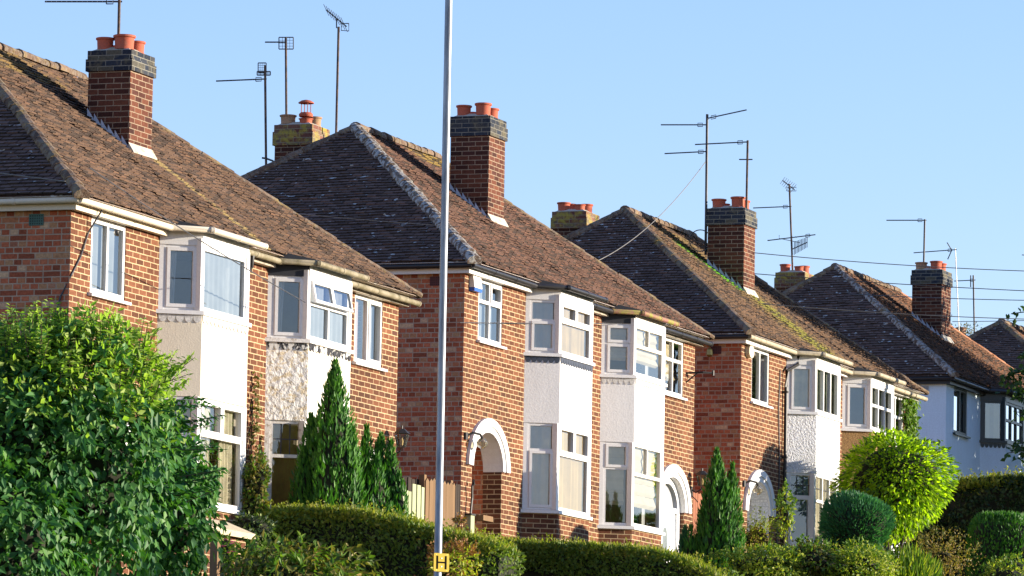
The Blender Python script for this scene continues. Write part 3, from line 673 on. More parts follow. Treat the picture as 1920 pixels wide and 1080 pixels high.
        for i in range(3): p, r_ = ring[i], ring[i + 1]; m.poly([(p[0], p[1], zb), (r_[0], r_[1], zb), (r_[0], r_[1], zt), (p[0], p[1], zt)])
        m.poly([(p[0], p[1], zb) for p in ring][::-1]); m.poly([(p[0], p[1], zt) for p in ring])
        pn = m.build('bay_apron', bc['apron'], root)
        if bc.get('scallop'):
            mt, n1, n2 = bc['scallop']
            frs = [Fr(*ring[0], *ring[1]), Fr(*ring[1], *ring[2])]
            scallops(b, pn, frs[0], .01, frs[0].w - .005, Z_SILL - .05, mt, n1); scallops(b, pn, frs[1], .01, frs[1].w - .01, Z_SILL - .05, mt, n2)
        # brick base
        m = b.mb(); zt, zb = Z_LS - .04, -E_H
        ring = [(x0 - BC, .0), (x0, -BP), (x1, -BP), (x1 + BC, .0)]
        for i in range(3): p, r_ = ring[i], ring[i + 1]; m.poly([(p[0], p[1], zb), (r_[0], r_[1], zb), (r_[0], r_[1], zt), (p[0], p[1], zt)])
        m.poly([(p[0], p[1], zt) for p in ring])
        m.build('bay_base', bc.get('base', wm), root)
        # little flat roof over the bay
        m = b.mb(); q = .13
        ring = [(x0 - BC - .10, -.05), (x0 - .06, -BP - q), (x1 + .06, -BP - q), (x1 + BC + .10, -.05)]
        m.poly([(p[0], p[1], .075) for p in ring][::-1]); top = [(ring[0][0], ring[0][1], .26), (ring[1][0], ring[1][1], .13), (ring[2][0], ring[2][1], .13), (ring[3][0], ring[3][1], .26)]
        m.poly(top)
        for i in range(4): p, r_ = ring[i], ring[(i + 1) % 4]; t0, t1 = top[i], top[(i + 1) % 4]; m.poly([(p[0], p[1], .075), (r_[0], r_[1], .075), t1, t0])
        m.build('bay_roof', cfg.get('bay_roof', 'dark_felt'), root)
    # ---- porch arches
    for mir in (0, 1):
        c = 1.26 if not mir else L - 1.26; spring = -3.23
        inner = ellipse(c, spring, .74, .62, 20); outer = ellipse(c, spring, 1.03, .86, 20); mid = ellipse(c, spring, .86, .73, 20)
        m = b.mb()
        for (r0, r1, out) in ((inner, mid, .035), (mid, outer, .06)):
            for i in range(20):
                p, q, r_, s_ = r0[i], r0[i + 1], r1[i + 1], r1[i]
                m.hexa([(p[0], -out, p[1]), (q[0], -out, q[1]), (q[0], .02, q[1]), (p[0], .02, p[1]), (s_[0], -out, s_[1]), (r_[0], -out, r_[1]), (r_[0], .02, r_[1]), (s_[0], .02, s_[1])])
        am = cfg.get('arch_trim', 'render_white'); tr = m.build('porch_arch', am, root)
        # front door: recessed in the porch (near half) or flush in the arch (far half)
        yb = 1.24 if not mir else .16
        fr = Fr(c - .62, yb, c + .62, yb); m = b.mb(); dz0 = -E_H + .12; dtop = -2.98
        hw = .46
        if mir:
            # arched white frame with fanlight
            fi = ellipse(c, spring, .60, .50, 16); fo_ = ellipse(c, spring, .735, .615, 16)
            for i in range(16):
                p, q, r_, s_ = fi[i], fi[i + 1], fo_[i + 1], fo_[i]
                m.hexa([(p[0], .08, p[1]), (q[0], .08, q[1]), (q[0], .24, q[1]), (p[0], .24, p[1]), (s_[0], .08, s_[1]), (r_[0], .08, r_[1]), (r_[0], .24, r_[1]), (s_[0], .24, s_[1])])
            for sx in (-1, 1): m.box(min(c + sx * .60, c + sx * .735), max(c + sx * .60, c + sx * .735), .08, .24, dz0, spring)
            m.box(c - .60, c + .60, .08, .24, spring - .03, spring + .06); hw = .60; dtop = spring - .03
        m.box(c - hw, c + hw, yb - .03, yb + .03, dz0, dtop)
        for sx in (-1, 1): m.box(c + sx * hw * .72 - .02, c + sx * hw * .72 + .02, yb - .045, yb - .028, dz0 + .2, dtop - .14)
        m.box(c - hw * .72, c + hw * .72, yb - .045, yb - .028, dtop - .18, dtop - .14); m.box(c - hw * .72, c + hw * .72, yb - .045, yb - .028, dz0 + .2, dz0 + .24)
        dr = m.build('front_door', 'door_white', root)
        m = b.mb(); ov = [(c + .15 * math.cos(a), yb - .034, (dz0 + .62 + dtop - .3) / 2 + (dtop - .3 - dz0 - .62) / 2 * max(-1, min(1, 1.25 * math.sin(a)))) for a in [2 * math.pi * k / 24 for k in range(24)]]
        m.poly(ov); m.build('door_pane', 'glass_frost', dr)
        m = b.mb(); m.box(c - .13, c + .13, yb - .05, yb - .031, dz0 + .50, dz0 + .57); m.build('letterbox', 'brass', dr)
        if mir:
            m = b.mb(); fi = ellipse(c, spring + .06, .60, .44, 16); m.poly([(p[0], .16, p[1]) for p in fi]); m.build('fanlight', 'glass_frost', dr)
    # ---- chimneys
    for back in (0, 1):
        cc = cfg['chimneys'][back]
        X0, X1, y0, y1 = cc.get('at', (5.50, 6.34, 1.63, 2.37)) if not back else (5.50, 6.34, 5.08, 5.80); ztop = cc['top']; band = cc['band']
        m = b.mb(); m.box(X0, X1, y0, y1, rz(y0) - .5 if not back else 1.2, band)
        m.box(X0 - .035, X1 + .035, y0 - .035, y1 + .035, band, ztop - .13, 1); m.box(X0 - .015, X1 + .015, y0 - .015, y1 + .015, ztop - .13, ztop, 1)
        b_ = .04
        m.hexa([(X0 + .02, y0 + .02, ztop), (X1 - .02, y0 + .02, ztop), (X1 - .02, y1 - .02, ztop), (X0 + .02, y1 - .02, ztop), (X0 + .16, y0 + .14, ztop + .07), (X1 - .16, y0 + .14, ztop + .07), (X1 - .16, y1 - .14, ztop + .07), (X0 + .16, y1 - .14, ztop + .07)], 2)
        ch = m.build('chimney', [cc.get('shaft', 'brick_chimney'), cc.get('cap', 'brick_cap'), 'mortar'], root)
        spots = [(X0 + .20, y1 - .17), (X0 + .20, y0 + .20), (X1 - .20, y1 - .17), (X1 - .20, y0 + .20)]
        for i, (cx, cy) in enumerate(spots):
            spec = cc['pots'][i]
            if not spec: continue
            h, pm, r_ = spec; h *= .72; m = b.mb(); z0 = ztop + .03
            m.lathe(cx, cy, [(r_ * 1.02, z0), (r_ * .93, z0 + h * .15), (r_ * .98, z0 + h * .8), (r_ * 1.12, z0 + h * .84), (r_ * 1.14, z0 + h * .97), (r_ * 1.06, z0 + h), (r_ * .86, z0 + h * .99), (r_ * .82, z0 + h * .6)], 18)
            smooth_by(m.build('chimney_pot', pm, ch), 35)
        if cc.get('cowl'):
            cx, cy = spots[1]; z0 = ztop + .02 + cc['pots'][1][0]; m = b.mb()
            m.lathe(cx, cy, [(.12, z0), (.13, z0 + .015), (.13, z0 + .05), (.10, z0 + .08)], 18)
            for a in range(4): m.tube([(cx + .09 * math.cos(a * 1.57 + .7), cy + .09 * math.sin(a * 1.57 + .7), z0 + .08), (cx + .09 * math.cos(a * 1.57 + .7), cy + .09 * math.sin(a * 1.57 + .7), z0 + .26)], .008, 6)
            m.lathe(cx, cy, [(.145, z0 + .25), (.145, z0 + .265), (.09, z0 + .30), (.03, z0 + .315)], 18)
            smooth_by(m.build('chimney_cowl', 'terracotta', ch), 35)
        if not back:   # lead flashing: stepped on the near side, apron in front
            m = b.mb(); n = 6; w_ = (y1 - y0) / n
            for i in range(n):
                ya, yb_ = y0 + w_ * i, y0 + w_ * (i + 1); zb, zt = rz(ya) - .03, rz(yb_) + .12
                m.hexa([(X0 - .012, ya, zb), (X0 - .002, ya, zb), (X0 - .002, yb_, rz(yb_) - .03), (X0 - .012, yb_, rz(yb_) - .03), (X0 - .012, ya, rz(ya) + .06), (X0 - .002, ya, rz(ya) + .06), (X0 - .002, yb_, zt + .03), (X0 - .012, yb_, zt + .03)])
            m.hexa([(X0 - .02, y0 - .09, rz(y0 - .09) + .045), (X1 + .02, y0 - .09, rz(y0 - .09) + .045), (X1 + .02, y0 - .004, rz(y0) + .04), (X0 - .02, y0 - .004, rz(y0) + .04), (X0 - .02, y0 - .09, rz(y0 - .09) + .06), (X1 + .02, y0 - .09, rz(y0 - .09) + .06), (X1 + .02, y0 - .004, rz(y0) + .13), (X0 - .02, y0 - .004, rz(y0) + .13)], 1)
            m.build('flashing', ['lead', 'mortar'], ch)
    # ---- air vent high on the side wall
    m = b.mb(); yv, zv = .52, -.13; m.box(-.012, .0, yv - .11, yv + .11, zv - .08, zv + .08)
    for i in range(6):
        for j in range(4):
            yc, zc = yv - .085 + i * .034, zv - .055 + j * .036; m.poly([(-.0125, yc + .011, zc), (-.0125, yc, zc + .013), (-.0125, yc - .011, zc), (-.0125, yc, zc - .013)], 1)
    m.build('air_vent', [cfg.get('vent', 'vent_brown'), 'vent_hole'], root)
    # ---- downpipes
    for (x, sw, mt) in cfg.get('pipes', []):
        m = b.mb(); m.tube([(x + sw, -.21, .05), (x + sw, -.20, -.12), (x, -.07, -.28), (x, -.06, -.6), (x, -.06, -E_H)], .036, 8)
        for z in (-.7, -2.0, -3.4): m.box(x - .05, x + .05, -.1, -.001, z - .02, z + .02)
        smooth_by(m.build('downpipe', mt, root))
    return root
def hw(root, x, y, z):
    """house-local (z from eaves) to world"""
    return root.matrix_basis @ Vector((x, y, z + E_H))
# ------------------------------------------------------------------ house settings
two = dict(cols=2); one = dict(cols=1)
POT = (.26, 'terracotta', .125); POTS = (.18, 'terracotta', .11); OLD = (.24, 'old_pot', .13)
cfgA = dict(label='nearest brick house pair with cream gutters and a cream rendered bay beside a peeling one', tile='tile_A', ridge='hip_plain', hip_mat='hip_plain', fascia='cream_plastic', grey_right=True,
    gutters=('cream_plastic', 'cream_plastic', 'mossy_gutter', 'mossy_gutter'), side_gutter='cream_plastic', vent='vent_green',
    small=[dict(lay=dict(cols=2, f=.07), dress=[('net', 'net_grey', 0, 1)]), dict(lay=dict(cols=2, f=.06, casements=('m1',)), dress=[('roller', 'curtain_pink', 0, .42), ('net', 'net_grey', .5, 1)])],
    bays=[dict(apron='render_cream', scallop=('scallop_faint', 5, 12),
               up=dict(cheek=dict(cols=1, casements=('m0',)), front=dict(cols=1), dress=[(0, 'left', None), (1, 'net', 'net_grey')]),
               low=dict(cheek=dict(cols=1, top=.33, casements=('m0',)), front=dict(cols=1, top=.33, topcols=2, casements=('t*',)), dress=[(1, 'both', 'lace'), (0, 'left', None)])),
          dict(apron='render_peel', scallop=('scallop_worn', 6, 14),
               up=dict(frame='upvc', cheek=dict(cols=1, casements=('m0',)), front=dict(cols=2, top=.40, topcols=2, open_top=True), dress=[(0, 'left', 'curtain_white'), (1, 'net', 'net_grey')], dark_head=True, sill='old_frame'),
               low=dict(frame='old_frame', cheek=dict(cols=1, top=.34, bars=dict(t=(3, 2))), front=dict(cols=3, top=.34, bars=dict(t=(2, 2))), dress=[(1, 'both', 'lace'), (0, 'roller', 'blind_olive')]))],
    chimneys=[dict(at=(5.60, 6.44, 1.63, 2.31), top=3.10, band=2.79, pots=[POT, (.30, 'terracotta', .15), POTS, POT]), dict(top=3.2, band=2.85, pots=[POT, POT, POT, POT], cap='brick_moss')],
    pipes=[(6.02, 0, 'iron')])
cfgB = dict(label='brick house pair with white rendered bays, black gutters and a whitened lichen hip', tile='tile_B', ridge='hip_plain', hip_mat='hip_lichen', hip_r=.13, hip=4.25,
    gutters=('black_gutter', 'black_gutter', 'black_gutter', 'red_gutter'), vent='vent_brown', grey_right=True,
    small=[dict(lay=dict(cols=2, top=.34, casements=('t1',)), dress=[('net', 'net_grey', 0, .46), ('net', 'net_grey', .54, .86)]), dict(lay=dict(cols=2, top=.36), dress=[('roman', 'blind_cream', 0, 1)])],
    bays=[dict(apron='render_white', scallop=('scallop_dark', 6, 13),
               up=dict(cheek=dict(cols=1, top=.38, casements=('m0',)), front=dict(cols=1, top=.36, topcols=2, casements=('t*',)), dress=[(0, 'net', None), (1, 'vertical', None)]),
               low=dict(cheek=dict(cols=1, top=.30, casements=('m0',)), front=dict(cols=1, top=.33, topcols=2, casements=('t*',)), dress=[(0, 'net', None), (1, 'vertical', None)])),
          dict(apron='render_white', scallop=('scallop_faint', 6, 14),
               up=dict(cheek=dict(cols=1, top=.38, casements=('m0', 't0')), front=dict(cols=1, top=.40, topcols=2), dress=[(0, 'roman', None), (1, 'roman', None)], dark_head=True),
               low=dict(cheek=dict(cols=1, top=.30, casements=('t0',)), front=dict(cols=1, top=.36, topcols=2), dress=[(0, 'roman', None), (1, 'roman', None)]))],
    chimneys=[dict(top=3.49, band=3.13, pots=[(.27, 'terracotta', .13), (.31, 'terracotta', .14), POTS, POT]),
              dict(top=3.44, band=3.06, pots=[(.24, 'old_pot', .14), (.14, 'terracotta', .12), (.12, 'terracotta', .12), (.26, 'old_pot', .12)], cap='brick_moss', cowl=True)],
    pipes=[(9.12, .16, 'iron')])
cfgC = dict(label='brick house pair with green mossy roof, white roughcast bay and brown pebbledash bay', tile='tile_C', ridge='hip_plain', hip_mat='hip_plain', hip=4.0, white_arch=True, arch_trim='render_white',
    gutters=('grey_gutter', 'grey_gutter', 'grey_gutter', 'grey_gutter'), side_gutter='black_gutter', vent='vent_brown',
    small=[dict(lay=dict(cols=2), dress=[('venetian', None, 0, .48), ('right', 'curtain_green', .4, 1)]), dict(lay=dict(cols=2, top=.42), dress=[('right', 'curtain_green', 0, 1)])],
    bays=[dict(apron='roughcast',
               up=dict(cheek=dict(cols=1, casements=('m0',)), front=dict(cols=3), dress=[(0, 'net', 'lace'), (1, 'both', 'curtain_green')]),
               low=dict(cheek=dict(cols=1, top=.30, casements=('m0',), bars=dict(t=(3, 2))), front=dict(cols=3, top=.34, bars=dict(t=(2, 2))), dress=[(1, 'net', 'lace'), (0, 'roller', 'blind_slate_sky')])),  # lower cheek's slate roller stands in for the sky reflected in its pane
          dict(apron='pebbledash',
               up=dict(cheek=dict(cols=1, casements=('m0',)), front=dict(cols=3, top=.45, topcols=3), dress=[(0, 'roller', 'blind_slate_sky'), (1, 'both', 'curtain_green')]),
               low=dict(cheek=dict(cols=1), front=dict(cols=3), dress=[]))],
    chimneys=[dict(at=(5.42, 6.20, 1.63, 2.41), top=3.34, band=2.99, pots=[(.25, 'terracotta', .14), (.30, 'terracotta', .14), POTS, POT]), dict(top=3.36, band=3.0, pots=[(.25, 'terracotta', .13), POTS, (.28, 'terracotta', .12), POT], cap='brick_moss')],
    pipes=[(2.86, .34, 'iron')])
cfgD = dict(glass='glass_sky', label='pale blue-white painted house with dark teal bay trim and black gutters', tile='tile_D', ridge='hip_plain', far_hip='hip_new', hip_mat='hip_some', hip=3.55, front='paint_wall', side='paint_wall', arch_mat='paint_wall', vent='vent_white', fascia='black_gutter',
    small_frame='teal', sill='teal',
    small=[dict(lay=dict(cols=2), dress=[('net', None, 0, 1)]), dict(lay=dict(cols=2))],
    bays=[dict(apron='paint_wall', base='paint_wall', scallop=('teal', 6, 13),
               up=dict(frame='teal', cheek=dict(cols=1, casements=()), front=dict(cols=3, top=.45), dress=[(0, 'both', 'blind_wood'), (1, 'net', None)], sill='teal'),
               low=dict(frame='teal', cheek=dict(cols=1), front=dict(cols=3))),
          dict(apron='paint_wall', base='paint_wall', up=dict(cheek=one, front=dict(cols=3)), low=dict(cheek=one, front=dict(cols=3)))],
    chimneys=[dict(top=3.28, band=2.93, pots=[(.24, 'old_pot', .14), (.27, 'terracotta', .14), POTS, POT]), dict(top=3.29, band=2.9, pots=[POT, POTS, None, POT], cap='brick_moss')])
cfgE = dict(cfgD); cfgE.update(label='farthest house showing only its brown hipped roof and weedy rear chimney', tile='tile_D', hip=4.1, front='brick', side='brick_side', arch_mat='render_white', hip_mat='hip_plain', ridge='hip_plain', far_hip='hip_plain',
    bays=[dict(apron='render_white', up=dict(cheek=one, front=two), low=dict(cheek=one, front=two))] * 2, small_frame='upvc', sill='upvc', fascia='fascia_white',
    chimneys=[dict(top=3.3, band=2.95, pots=[POT, POT, POT, POT]), dict(top=2.95, band=2.6, pots=[None, (.30, 'old_pot', .14), None, None], cap='brick_moss')])
HS = {k: build_house(k, c) for k, c in (('A', cfgA), ('B', cfgB), ('C', cfgC), ('D', cfgD), ('E', cfgE))}

# ------------------------------------------------------------------ aerials
def depth_of(p): return float(np.dot(np.array(p), _fwd))
VIEW = Vector((_fwd[0], _fwd[1], 0)).normalized()
def yagi(parent, p, q, n=9, el=.30, mat='aerial', axis=None, thick=.014, loop=True, et=.009):
    p = Vector(p); q = Vector(q); mb = MB(); mb.tube([p, q], thick, 6)
    d = (q - p).normalized(); ax = axis or (VIEW + Vector((0, 0, .16))).normalized()
    for i in range(n):
        c = p + (q - p) * (.02 + .86 * i / max(1, n - 1)); h = el * .5 * (.85 + .25 * i / n)
        mb.tube([c - ax * h, c + ax * h], et, 5)
    if loop:
        c = p + (q - p) * .84; s = d * .05; u = Vector((0, 0, .035))
        mb.tube([c - s - u, c + s - u, c + s + u, c - s + u, c - s - u], .009, 5)
    o = mb.build('boom', mat, parent); return o
def aerial(label, base_px, top_px, d, booms, mast='mast_rust', r=.024, d_top=None, bracket=None, extra=None):
    b = at_d(*base_px, d); t = at_d(*top_px, d_top or d)
    root = empty('tv_aerial', b); tag(root, label, 'aerial', 'television aerials on the chimneys')
    def loc(o):
        for v in o.data.vertices: v.co -= b
        return o
    mb = MB(); mb.tube([b, t], r, 8); smooth_by(loc(mb.build('mast', mast, root)))
    for bm in booms:
        p = at_d(*bm[0], d); q = at_d(*bm[1], d); kw = bm[2] if len(bm) > 2 else {}
        loc(yagi(root, p, q, **kw))
    if bracket:
        mb = MB()
        for p, q in bracket: mb.tube([p, q], .018, 6)
        loc(mb.build('bracket', 'iron', root))
    if extra: extra(root, loc)
    return root
dA, dB, dC, dD, dE = [depth_of(hw(HS[k], 5.9, 2.0, 3.2)) for k in 'ABCDE']
dBr, dCr, dDr, dEr = [depth_of(hw(HS[k], 5.9, 5.4, 3.2)) for k in 'BCDE']
aerial('aerial above the nearest front chimney, its boom crossing the top edge of the photo', (222, 84), (224, -6), dA, [((84, 3), (229, 3), dict(n=14))])
def grid_panel(px0, py0, px1, py1, d):
    def f(root, loc):
        mb = MB(); n = 4
        P = lambda u, v: at_d(px0 + (px1 - px0) * u, py0 + (py1 - py0) * v, d)
        for i in range(n + 1): mb.tube([P(i / n, 0), P(i / n, 1)], .0035 if 0 < i < n else .010, 4)
        for i in range(n + 1): mb.tube([P(0, i / n), P(1, i / n)], .0035 if 0 < i < n else .010, 4)
        loc(mb.build('reflector', 'aerial', root))
    return f
def ex2(root, loc):
    grid_panel(484, 118, 499, 136, dBr)(root, loc); grid_panel(482, 134, 507, 141, dBr)(root, loc)
wl = hw(HS['B'], 5.5, 5.83, 2.78); pm = at_d(499, 297, dBr)
aerial('aerial clamped to the mossy rear chimney with two booms, leftmost of the trio', (499, 322), (497, 122), dBr, [((405, 152), (500, 148), dict(n=12))], extra=ex2, bracket=[(wl, pm), (at_d(491, 296, dBr), pm)])
aerial('aerial with square mesh reflector standing in the rear chimney pot', (537, 228), (536, 70), dBr, [((497, 79), (537, 79), dict(n=6, loop=False))], extra=grid_panel(523, 70, 550, 92, dBr))
def ex4(root, loc):
    mb = MB(); P = lambda x, y: at_d(x, y, dBr)
    mb.tube([P(654, 44), P(654, 58), P(640, 57), P(640, 44), P(654, 44)], .010, 5); mb.tube([P(631, 35), P(631, 52), P(637, 54)], .012, 5); loc(mb.build('reflector', 'aerial', root))
aerial('tall leaning mast behind the lichened hip with a tilted fishbone antenna', (630, 262), (635, 50), dBr, [((611, 18), (650, 50), dict(n=8, el=.28, et=.0055, axis=(VIEW * .3 + Vector((_rt[0], _rt[1], 0)) * .4 - Vector((0, 0, .8))).normalized(), loop=False, thick=.012))], extra=ex4, d_top=dBr)
def coil(root, loc):
    mb = MB(); c = (1313, 451)
    pts = [at_d(c[0] + 20 * math.cos(a * .2618), c[1] + 20 * math.sin(a * .2618), dC - .3) for a in range(25)]
    mb.tube(pts, .011, 5, caps=False); loc(mb.build('coiled_cable', 'wire', root))
cw = hw(HS['C'], 5.5, 2.4, 3.02); cw2 = hw(HS['C'], 5.5, 2.4, 2.55)
aerial('tall mast with three booms and a coiled cable beside the roughcast-bay house chimney', (1323, 478), (1326, 214), dC, [((1239, 234), (1327, 234), dict(n=10)), ((1400, 206), (1326, 222), dict(n=10)), ((1246, 288), (1327, 284), dict(n=10))], bracket=[(cw, at_d(1324, 424, dC)), (cw2, at_d(1324, 463, dC))], extra=coil, mast='aerial', r=.028)
aerial('short mast on the front of a blue-capped chimney, one long boom and a crossbar', (1399, 418), (1402, 263), dC - .4, [((1303, 271), (1404, 266), dict(n=10)), ((1386, 299), (1411, 299), dict(n=2, loop=False))], mast='mast_rust', bracket=[(at_d(1399, 400, dC - .4), at_d(1392, 402, dC - .1)), (at_d(1399, 414, dC - .4), at_d(1392, 414, dC - .1))])
def ex7(root, loc):
    mb = MB(); P = lambda x, y: at_d(x, y, dDr)
    mb.tube([P(1475, 358), P(1493, 358), P(1493, 351), P(1475, 351), P(1475, 358)], .009, 5); mb.tube([P(1461, 441), P(1461, 447), P(1500, 455), P(1500, 449)], .008, 5); loc(mb.build('reflector', 'aerial', root))
aerial('crowded aerial on the small rear chimney with four booms at different heights', (1487, 530), (1480, 345), dDr, [((1467, 338), (1490, 356), dict(n=7, el=.28, et=.0055, loop=False, axis=(VIEW * .3 + Vector((0, 0, 1)) * .6 + Vector((_rt[0], _rt[1], 0)) * .4).normalized())), ((1412, 390), (1484, 387), dict(n=11)), ((1439, 451), (1529, 440), dict(n=4, el=.5)), ((1514, 454), (1486, 467), dict(n=10, el=.30, axis=Vector((0, 0, 1)), loop=False))], mast='mast_rust', extra=ex7)
aerial('aerial with one plain boom rising from the far blue-capped front chimney', (1732, 500), (1734, 411), dD, [((1662, 413), (1737, 413), dict(n=11))], mast='aerial')
aerial('slim bright metal mast with a cross-ended boom behind the far chimney', (1799, 640), (1791, 466), dEr - 4, [((1713, 474), (1794, 468), dict(n=9)), ((1776, 455), (1785, 470), dict(n=1, loop=False)), ((1777, 486), (1785, 468), dict(n=1, loop=False))], mast='mast_alu', r=.012)
aerial('thin farthest aerial above the brown hipped roof at the right', (1827, 625), (1825, 516), dEr, [((1789, 527), (1829, 525), dict(n=8)), ((1820, 538), (1820, 516), dict(n=1, loop=False))], mast='aerial')
# weeds growing from the farthest chimney come with the plants

# ------------------------------------------------------------------ overhead wires
def wire(label, p, q, mat='wire', sag=.3, r=.009, g='overhead wires'):
    mb = MB(); p = Vector(p); q = Vector(q); n = 24
    mb.tube([p + (q - p) * (i / n) - Vector((0, 0, 4 * sag * (i / n) * (1 - i / n))) for i in range(n + 1)], r, 5)
    o = mb.build('overhead_wire', mat); return tag(o, label, 'wire', g)
def ext(a, b, x): return (x, a[1] + (b[1] - a[1]) * (x - a[0]) / (b[0] - a[0]))
PX = 2150
POLE_D = 118
wire('long wire from the mossy roof chimney out to the right, uppermost of the set', at_d(1338, 466, dC - .2), at_d(*ext((1440, 474), (1920, 500), PX), POLE_D), sag=.12)
wire('wire passing just above the right-hand hipped roof apex to the far chimney cap', at_d(1412, 513, dC + 2), at_d(*ext((1512, 523), (1920, 543), PX), POLE_D), sag=.05)
wire('wire crossing mid shaft of the far chimney above the slanting ones', at_d(1590, 551, dD - 4), at_d(*ext((1674, 553), (1920, 559), PX), POLE_D), sag=.05)
wire('wire drooping across the dark hip slope at the right to the frame edge', at_d(1390, 566, dC - 1), at_d(*ext((1471, 573), (1903, 591), PX), POLE_D), sag=.1)
wire('lowest wire at the right, running over the farthest roof', at_d(1786, 603, dE - 2), at_d(*ext((1786, 602), (1920, 599), PX), POLE_D), sag=.02)
_pp = at_d(PX, 540, POLE_D); _pr = empty('telegraph_pole', (_pp.x, _pp.y, -1.6 + .058 * _pp.x)); tag(_pr, 'brown telegraph pole outside the right of the photo that carries the wires', 'pole')
mb = MB(); mb.lathe(0, 0, [(.15, -.1), (.13, 3), (.10, at_d(PX, 470, POLE_D).z + 1.6 - .058 * _pp.x)], 12); smooth_by(mb.build('post', 'bark', _pr), 50)
wire('pale drop cable curving down from the tall mast over the mossy hip', at_d(1323, 303, dC), at_d(1112, 493, dC - 8), 'wire_pale', sag=.27, r=.008)
wire('thin wire drawn across the nearest small window and the cream bay', hw(HS['A'], -3.0, -1.6, .15), hw(HS['A'], 5.55, -1.25, -.72), sag=.05, r=.008)
wire('pale wire slung in front of the dark side slope behind the tall lamp column', at_d(470, 392, depth_of(hw(HS['B'], .6, -.2, .6)) - 1.0), at_d(860, 425, depth_of(hw(HS['B'], .6, -.2, .6)) - 1.2), 'wire_pale', sag=.02, r=.005)
wire('horizontal wire before the white bays of the middle house', at_d(862, 605, depth_of(hw(HS['B'], 0, -1, 0))), at_d(1275, 608, depth_of(hw(HS['B'], 11, -1, 0))), sag=.0, r=.007)
wire('short wire reaching the eaves corner of the nearest dark side roof', hw(HS['A'], -.4, 4.2, 1.0), hw(HS['A'], -.45, -.1, .33), 'wire_pale', sag=.02, r=.008)

# ------------------------------------------------------------------ fixtures on the walls
def lantern(root_h, x, z, label, facing=0):
    p = hw(root_h, x, 0, z); r = empty('wall_lantern', p, root_h.rotation_euler.z); tag(r, label, 'lamp', 'lanterns on the house fronts')
    mb = MB(); mb.box(-.05, .05, -.02, .001, -.20, .0); mb.tube([(0, -.01, -.06), (0, -.10, -.12), (0, -.20, -.06), (0, -.22, -.01)], .014, 6); mb.tube([(0, -.02, -.18), (.03, -.1, -.26), (0, -.13, -.30)], .01, 5); mb.build('bracket', 'iron', r)
    def ring(h, w): return [(w * math.cos(k * math.pi / 3), -.22 + w * math.sin(k * math.pi / 3), h) for k in range(6)]
    mb = MB(); a, b = ring(.0, .062), ring(.20, .115)
    for k in range(6): mb.poly([a[k], a[(k + 1) % 6], b[(k + 1) % 6], b[k]])
    mb.build('lamp_glass', 'glass_lamp', r)
    mb = MB(); c = ring(.215, .14); t = ring(.29, .05)
    for k in range(6):
        mb.poly([c[k], c[(k + 1) % 6], t[(k + 1) % 6], t[k]]); mb.tube([a[k], b[k]], .008, 4)
    mb.poly(t); mb.poly(c[::-1]); mb.poly(a[::-1]); mb.tube([(0, -.22, .29), (0, -.22, .34)], .015, 6); mb.build('lamp_cap', 'iron', r)
    mb = MB(); mb.lathe(0, -.22, [(.02, .03), (.03, .10), (.012, .15)], 8); mb.build('candle_bulb', 'alarm_cream', r)
    return r
lantern(HS['A'], 12.30, -2.28, 'black wall lantern beside the conifers at the end of the nearest house')
lantern(HS['B'], 12.50, -2.70, 'black wall lantern right of the white arched front door')
def globe(root_h, x, z, label):
    p = hw(root_h, x, 0, z); r = empty('porch_lamp', p, root_h.rotation_euler.z); tag(r, label, 'lamp', 'porch lamps')
    mb = MB(); mb.lathe(0, -.01, [(.05, -.06), (.05, .06)], 10); mb.tube([(0, -.02, 0), (.08, -.12, .06), (.22, -.20, .04), (.26, -.22, -.02)], .022, 6); mb.build('bracket', 'iron', r)
    mb = MB(); mb.lathe(.26, -.22, [(.03, -.20), (.09, -.15), (.10, -.09), (.06, -.03), (.03, -.02)], 12); smooth_by(mb.build('lamp_shade', 'glass_lamp', r)); return r
globe(HS['B'], .14, -2.76, 'bracket porch lamp left of the white open arch')
globe(HS['C'], .22, -2.72, 'bracket porch lamp left of the blue-shaded white painted arch')
def alarm_box(root_h, x0, x1, z0, z1, label, mats, rounded=False):
    p = hw(root_h, (x0 + x1) / 2, -.0, z0); r = empty('alarm_box', p, root_h.rotation_euler.z); tag(r, label, 'alarm', 'burglar alarm boxes')
    w = (x1 - x0) / 2; h = z1 - z0; mb = MB()
    if rounded:
        pts = [(w * math.cos(a), h / 2 + h / 2 * math.sin(a)) for a in [2 * math.pi * k / 20 for k in range(20)]]
        mb.poly([(p_[0], -.09, p_[1]) for p_ in pts])
        for i in range(20): a, b = pts[i], pts[(i + 1) % 20]; mb.poly([(a[0], 0, a[1]), (b[0], 0, b[1]), (b[0], -.09, b[1]), (a[0], -.09, a[1])])
    else: mb.hexa([(-w, -.10, .06), (w, -.10, .06), (w, 0, .06), (-w, 0, .06), (-w, -.07, h), (w, -.07, h), (w, 0, h), (-w, 0, h)])
    mb.build('case', mats[0], r)
    if not rounded:
        mb = MB(); mb.hexa([(-w * .95, -.095, .0), (w * .95, -.095, .0), (w * .95, -.002, .0), (-w * .95, -.002, .0), (-w, -.10, .057), (w, -.10, .057), (w, 0, .057), (-w, 0, .057)]); mb.build('lens', mats[1], r)
    return r
alarm_box(HS['B'], .22, .60, -.28, .0, 'white alarm box with blue base under the black gutter', ('alarm_white', 'alarm_blue'))
alarm_box(HS['C'], .22, .56, -.26, -.0, 'round cream alarm box under the eaves next to a slatted window', ('alarm_cream', None), True)
